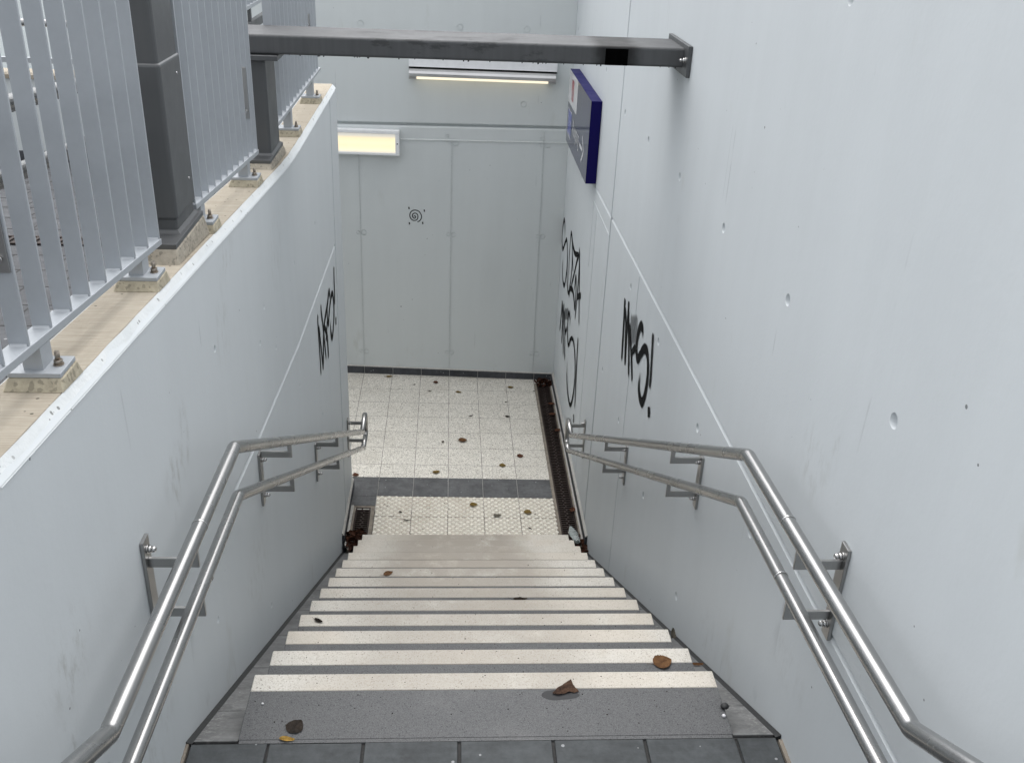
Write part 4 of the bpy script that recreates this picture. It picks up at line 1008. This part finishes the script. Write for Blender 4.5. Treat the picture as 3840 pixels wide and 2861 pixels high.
# ------------------------------------------------------------------ leaves, stones, wrapper
def leaf_bm(length, asp, curl, fold, seed, serr=.05, stem=True, torn=0.0):
    bm = bmesh.new(); rnd = random.Random(seed); n, w = 18, 10; g = []
    for i in range(n+1):
        t = i/n; half = .5*asp*length*(math.sin(math.pi*min(1, t**.82))**.75)
        row = []
        for j in range(-w//2, w//2+1):
            s = j/(w/2)
            hh = half*(1+serr*noise.noise(Vector((i*1.1, (1 if j > 0 else -1)*3.0, seed*2.3)))*2.2+(.035 if i % 2 else -.02)*(abs(s) > .9))
            if torn and s > .3 and t > .55: hh *= 1-torn*(t-.55)*2
            x = (t-.5)*length; y = s*hh
            z = fold*abs(y)*.9 + curl*length*((t-.5)**2) + .06*length*noise.noise(Vector((x*38, y*38, seed*1.3)))+.03*length*noise.noise(Vector((x*110, y*110, seed*.7)))+ curl*.6*abs(s)**2*half
            row.append(bm.verts.new((x, y, max(z, -.002))))
        g.append(row)
    for a, b in zip(g, g[1:]):
        for j in range(w):
            try: bm.faces.new((a[j], a[j+1], b[j+1], b[j])).smooth = True
            except ValueError: pass
    if stem:
        p = [Vector((-.5*length, 0, .002)), Vector((-.62*length, .03*length, .004)), Vector((-.82*length, .10*length, .006))]
        prev = None
        for q_ in p:
            r_ = [bm.verts.new(q_+Vector((0, a, b))) for a, b in ((-.0008, 0), (.0008, 0), (0, .0014))]
            if prev:
                for k in range(3): bm.faces.new((prev[k], prev[(k+1)%3], r_[(k+1)%3], r_[k]))
            prev = r_
    bmesh.ops.remove_doubles(bm, verts=bm.verts, dist=.00005)
    zmin = min(v.co.z for v in bm.verts)
    for v in bm.verts: v.co.z -= zmin
    return bm
def leaf(kind, pos, length, asp, rot, label, curl=.3, fold=.15, seed=1, tilt=(0, 0), stem=True, group=None, name='fallen_leaf', cat='leaf', torn=0.0):
    bm = leaf_bm(length, asp, curl, fold, seed, stem=stem, torn=torn)
    me = bpy.data.meshes.new(name); bm.to_mesh(me); bm.free(); me.materials.append(LEAF[kind])
    o = bpy.data.objects.new(name, me); COL.objects.link(o)
    o.location = pos; o.rotation_euler = (tilt[0], tilt[1], rot)
    tag(o, label, cat, group); return o
GF = 'leaves on the lower floor'
fl_ = lambda x, y: (x, y, zf(x, y)+.002)
FLOOR = [
 ('olive', -.634, 9.087, .065, .55, .1, 'olive leaf lying against the end wall skirting'),
 ('dark', -.362, 8.911, .034, .35, .6, 'small dark curled leaf on the third tile from the low wall'),
 ('red', -.143, 8.965, .050, .8, 0, 'russet brown leaf near the end wall skirting, left of the tile middle line'),
 ('grey', -.199, 8.77, .030, .55, 0, 'small grey leaf in front of the russet leaf by the end wall'),
 ('olive', .093, 8.756, .058, .55, -.2, 'olive leaf in the middle of the floor, second row from the end wall'),
 ('olive', .636, 8.888, .061, .55, -.1, 'olive leaf near the end wall beside the long drain'),
 ('dark', .876, 8.822, .026, .5, .8, 'tiny dark leaf at the edge of the long drain'),
 ('grey', .572, 8.555, .026, .7, 0, 'small grey round leaf on the joint near the long drain'),
 ('dark', .214, 8.251, .046, .28, .5, 'thin dark sliver of leaf in the middle of the floor'),
 ('dark', .573, 8.25, .046, .6, -.2, 'dark ragged leaf on the tile joint one tile from the drain'),
 ('grey', -.054, 7.73, .036, .6, 1.3, 'small grey-green leaf beside the largest brown leaf'),
 ('brown', .13, 7.754, .078, .7, .05, 'largest brown leaf in the middle of the pale tiles'),
 ('red', .651, 7.496, .056, .9, .4, 'russet leaf on the pale tiles close to the long drain'),
 ('olive', .483, 7.321, .058, .75, -.1, 'olive brown leaf lying on a tile joint near the dark band'),
 ('olive', -.107, 7.188, .062, .6, .4, 'olive brown leaf just before the dark tile band'),
 ('red', -.800, 7.125, .055, .8, .1, 'russet leaf tucked at the end of the low wall'),
 ('olive', .213, 6.679, .062, .7, .1, 'olive brown leaf on the tactile studs next to the dark band'),
 ('grey', .403, 6.523, .062, .5, 0, 'grey brown leaf lying across the tactile tile joint'),
 ('olive', .657, 6.576, .064, .75, -.3, 'yellow brown leaf on the tactile tile nearest the long drain'),
 ('dark', -.386, 6.557, .034, .45, -.8, 'small dark leaf on the tactile tile nearest the short drain'),
 ('dark', -.326, 6.442, .070, .14, -.2, 'thin dark twig-like leaf on the tactile tiles'),
 ('dark', .661, 6.349, .040, .3, -.8, 'thin dark leaf on the tactile tile just below the last step'),
]
for i, (k, x, y, L_, a, r, lab) in enumerate(FLOOR):
    dz = .006 if 6.2 < y < 6.8 else .001
    leaf(k, (x, y, zf(x, y)+dz), L_*1.06, a*1.15, r, lab, curl=.2+.15*(i % 3), fold=.08+.05*(i % 4), seed=i+1, stem=(i % 3 != 1), group=GF)
GS = 'leaves on the stairs'
leaf('brown', (-.347, 4.577, -7*RISE+.001), .062, .6, .5, 'tan leaf on a lower step near the fence side', .25, .1, 31, group=GS)
leaf('dark', (-.57, 3.382, -3*RISE+.001), .046, .4, -.5, 'small dark twisted leaf at the fence end of the fourth cream strip', .7, .4, 32, group=GS)
leaf('dark', (.379, 3.935, -5*RISE+.001), .078, .35, .05, 'flat dark leaf half hidden on a middle step', .15, .05, 33, group=GS)
leaf('brown', (.823, 2.752, -RISE+.0015), .078, .92, .35, 'big brown leaf with toothed edge on the second step', .14, .06, 34, group=GS)
leaf('dark', (-.483, 2.295, .001), .062, .95, 1.0, 'dark wet leaf lying flat on the top step', .05, .04, 36, stem=False, group=GS)
leaf('yellow', (-.501, 2.243, .001), .052, .36, -.1, 'yellow leaf at the edge of the top step and the slabs', .2, .15, 37, stem=False, group=GS)
def ragged(name, kind, pos, outline, label, group, seed, amp=.006):
    bm = bmesh.new(); f = bm.faces.new([bm.verts.new((x, y, 0)) for x, y in outline])
    bmesh.ops.triangulate(bm, faces=[f]); bmesh.ops.subdivide_edges(bm, edges=bm.edges[:], cuts=3, use_grid_fill=True)
    bmesh.ops.triangulate(bm, faces=bm.faces[:])
    for v in bm.verts:
        n1 = noise.noise(Vector((v.co.x*45, v.co.y*45, seed))); n2 = noise.noise(Vector((v.co.x*150, v.co.y*150, seed+4)))
        v.co += Vector((n2*.0012, noise.noise(Vector((v.co.y*150, v.co.x*150, seed)))*.0012, amp*(.6+n1)+.25*amp*n2))
        v.co.z = max(v.co.z, .0004)
    me = bpy.data.meshes.new(name); bm.to_mesh(me); bm.free(); me.materials.append(LEAF[kind])
    o = bpy.data.objects.new(name, me); COL.objects.link(o); o.location = pos; tag(o, label, 'leaf', group); return o
OUT = [(300,715),(330,702),(360,690),(400,668),(440,645),(475,625),(480,655),(490,690),(520,725),(550,765),(515,768),(480,772),(440,766),(400,778),(350,790),(300,798),(262,790),(225,780),(268,748)]
ragged('fallen_leaf', 'torn', (.408, 2.452, .0012), [((u-390)*.000292, (720-v)*.00043) for u, v in OUT], 'torn dark brown leaf on the first cream strip', GS, 3)
leaf('brown', (1.055, 3.023, gz_(3.02)+.004), .056, .32, .05, 'short reddish brown bark-like leaf in the side channel by the tall wall', .2, .2, 38, tilt=(0, 0), stem=False, group=GS)
leaf('grey', (1.066, 3.494, gz_(3.49)+.018), .062, .62, 1.35, 'curled grey brown leaf standing against the tall wall in the side channel', .6, .5, 39, tilt=(.9, -.7), stem=False, group=GS)
ws = MB(); pts = []
for k in range(22):
    a = 2*math.pi*k/22; rr = 1+.22*noise.noise(Vector((math.cos(a)*1.4, math.sin(a)*1.4, 4)))
    pts.append((.385+.062*rr*math.cos(a), 2.4225+.026*rr*math.sin(a), .0004))
mw = NT('wet_stone'); wet = mw.set((.045, .046, .048), .6, 0, .15)
def poly(pts): 
    mb = MB(); mb.face(pts); return mb
part(poly(pts), 'wet_patch', wet, st)
pts = [(.823+.052*math.cos(2*math.pi*k/20)*(1+.1*math.sin(3*k)), 2.742+.03*math.sin(2*math.pi*k/20), -RISE+.0006) for k in range(20)]
b = MB().blob((.939, 2.355, .010), .012, 1.25, .9, .95, 5, .5, 2).build('loose_stone', M['sealant']); tag(b, 'dark angular stone at the end of the top step by the tall wall', 'stone', 'loose stones')
b = MB().blob((.927, 2.317, .0055), .0065, 1, 1, .95, 2, .2, 2).build('loose_stone', M['signwhite']); tag(b, 'white round pebble beside the dark stone on the top step', 'stone', 'loose stones')
b = MB().blob((-.604, 2.393, .0035), .0042, 1, 1, .9, 3, .2, 2).build('loose_stone', M['signwhite']); tag(b, 'tiny white pebble on the top step near the fence side', 'stone', 'loose stones')
gt = MB(); rd = random.Random(5)
for i in range(260):
    k = rd.choice([0,0,0,0,1,1,2,2,3,3,4,5,6,7,8,9]); x = rd.uniform(SXL+.02, SXR-.02); y = rd.uniform(YE+.02, Y0-.004)+G*k
    gt.blob((x, y, -RISE*k+.001), rd.uniform(.0008, .0022)*(1+.07*k), 1.3, 1, .7, i, .5, 1)
for i in range(120):
    x = rd.uniform(-.8, .87); y = rd.uniform(6.9, 9.05); gt.blob((x, y, zf(x, y)+.001), rd.uniform(.0015, .004), 1.4, 1, .6, i, .5, 1)
for i in range(60):
    x = rd.uniform(-.58, .87); y = rd.uniform(6.25, 6.79); gt.blob((x, y, zf(x, y)+.003), rd.uniform(.0015, .0045), 1.6, 1, .6, i, .5, 1)
gt = gt.build('grit', LEAF['dark']); tag(gt, 'dark crumbs and grit scattered over the steps and the floor', 'grit', kind='stuff')
def litter(name, cx, cy, rx, ry, h, n, seed, zfun, label, lmat='litter'):
    rd = random.Random(seed); out = bmesh.new()
    for i in range(n):
        a = rd.uniform(0, 2*math.pi); q = math.sqrt(rd.random()); x = cx+rx*q*math.cos(a); y = cy+ry*q*math.sin(a)
        L_ = rd.uniform(.03, .06); bm = leaf_bm(L_, rd.uniform(.5, .85), rd.uniform(.3, 1.1), rd.uniform(.1, .6), seed*100+i, stem=False)
        bmesh.ops.transform(bm, matrix=Matrix.Translation((x, y, zfun(x, y)+h*(1-q)*rd.random()+.002)) @ Matrix.Rotation(rd.uniform(0, 6.3), 4, 'Z') @ Matrix.Rotation(rd.uniform(-.7, .7), 4, 'X') @ Matrix.Rotation(rd.uniform(-.6, .6), 4, 'Y'), verts=bm.verts)
        me = bpy.data.meshes.new('tmp'); bm.to_mesh(me); bm.free(); out.from_mesh(me); bpy.data.meshes.remove(me)
    me = bpy.data.meshes.new(name); out.to_mesh(me); out.free(); me.materials.append(LEAF[lmat])
    o = bpy.data.objects.new(name, me); COL.objects.link(o); tag(o, label, 'leaf litter', kind='stuff'); return o
def low(x, y): return max(zf(x, y), gz_(y)-.0)
litter('leaf_litter', -.715, 6.17, .085, .13, .06, 60, 2, low, 'heap of damp brown leaves on the near end of the short drain')
litter('leaf_litter', 1.015, 6.10, .075, .17, .035, 60, 3, low, 'dark damp leaves on the near end of the long drain')
litter('leaf_litter', .985, 9.0, .10, .085, .05, 45, 4, zf, 'heap of damp leaves in the corner at the far end of the long drain')
for i, (x, y, lab) in enumerate(((1.03, 8.52, 'damp russet leaf on the long drain, farthest of the loose three'), (1.02, 8.3, 'damp russet leaf on the long drain just nearer than the farthest one'), (1.04, 7.98, 'damp russet leaf lying half on the kerb of the long drain'), (1.035, 6.62, 'crumpled russet leaf on the long drain beside the tactile tiles'))):
    leaf('red', (x, y, zf(x, y)+.004), .075, .6, .4*i, lab, .5, .3, 60+i, group='damp leaves on the long drain')
pl_ = MB(); rings_ = []
A, B = Vector((1.012, 6.10, -2.075)), Vector((.984, 6.345, -2.098))
for i in range(15):
    t = i/14; c = A.lerp(B, t); w = .034*(.35+.75*math.sin(math.pi*min(1, .12+.8*t)))*(1-.55*max(0, t-.7)/.3); h = .018*(1-.6*t)
    rings_.append([pl_.bm.verts.new(c+Vector((w*math.cos(a), 0, h*math.sin(a)))*(1+.35*noise.noise(Vector((t*9, a*1.7, 3))))) for a in [2*math.pi*k/12 for k in range(12)]])
for a, b in zip(rings_, rings_[1:]):
    for k in range(12): pl_.bm.faces.new((a[k], a[(k+1)%12], b[(k+1)%12], b[k])).smooth = True
pl_.bm.faces.new(rings_[0][::-1]); pl_.bm.faces.new(rings_[-1])
pm_ = NT('clear_plastic'); a = pm_.noise(40, 3)
pm_.b.inputs['Transmission Weight'].default_value = .55; pm_.b.inputs['Alpha'].default_value = .75
pmat = pm_.set(pm_.ramp(a, [(.35, (.30, .36, .36)), (.65, (.55, .60, .58))]), .18)
tag(pl_.build('plastic_wrapper', pmat), 'crumpled clear plastic wrapper on the drain beside the last steps', 'litter')

# ------------------------------------------------------------------ daylight
EL, AZ = R(70), R(-8)
w = bpy.data.worlds.new('World'); S.world = w; w.use_nodes = True
nt = w.node_tree; bg = nt.nodes['Background']
sky = nt.nodes.new('ShaderNodeTexSky'); sky.sky_type = 'NISHITA'; sky.sun_disc = False
sky.sun_elevation = EL; sky.sun_rotation = AZ; sky.air_density = 1.0; sky.dust_density = 3.0; sky.ozone_density = 1.0
hs_ = nt.nodes.new('ShaderNodeHueSaturation'); hs_.inputs['Saturation'].default_value = .15
nt.links.new(sky.outputs[0], hs_.inputs['Color']); nt.links.new(hs_.outputs[0], bg.inputs['Color'])
bg.inputs['Strength'].default_value = .15
sun = bpy.data.lights.new('sun', 'SUN'); sun.energy = .8; sun.angle = R(90); sun.color = (1, .97, .93)
so = bpy.data.objects.new('sun', sun); COL.objects.link(so)
d = Vector((math.sin(AZ)*math.cos(EL), math.cos(AZ)*math.cos(EL), math.sin(EL)))
so.rotation_euler = d.to_track_quat('Z', 'Y').to_euler()
S.view_settings.view_transform = 'Standard'; S.view_settings.look = 'None'; S.view_settings.gamma = 1; S.view_settings.exposure = 1.27
S.cycles.max_bounces = 8; S.cycles.transparent_max_bounces = 12
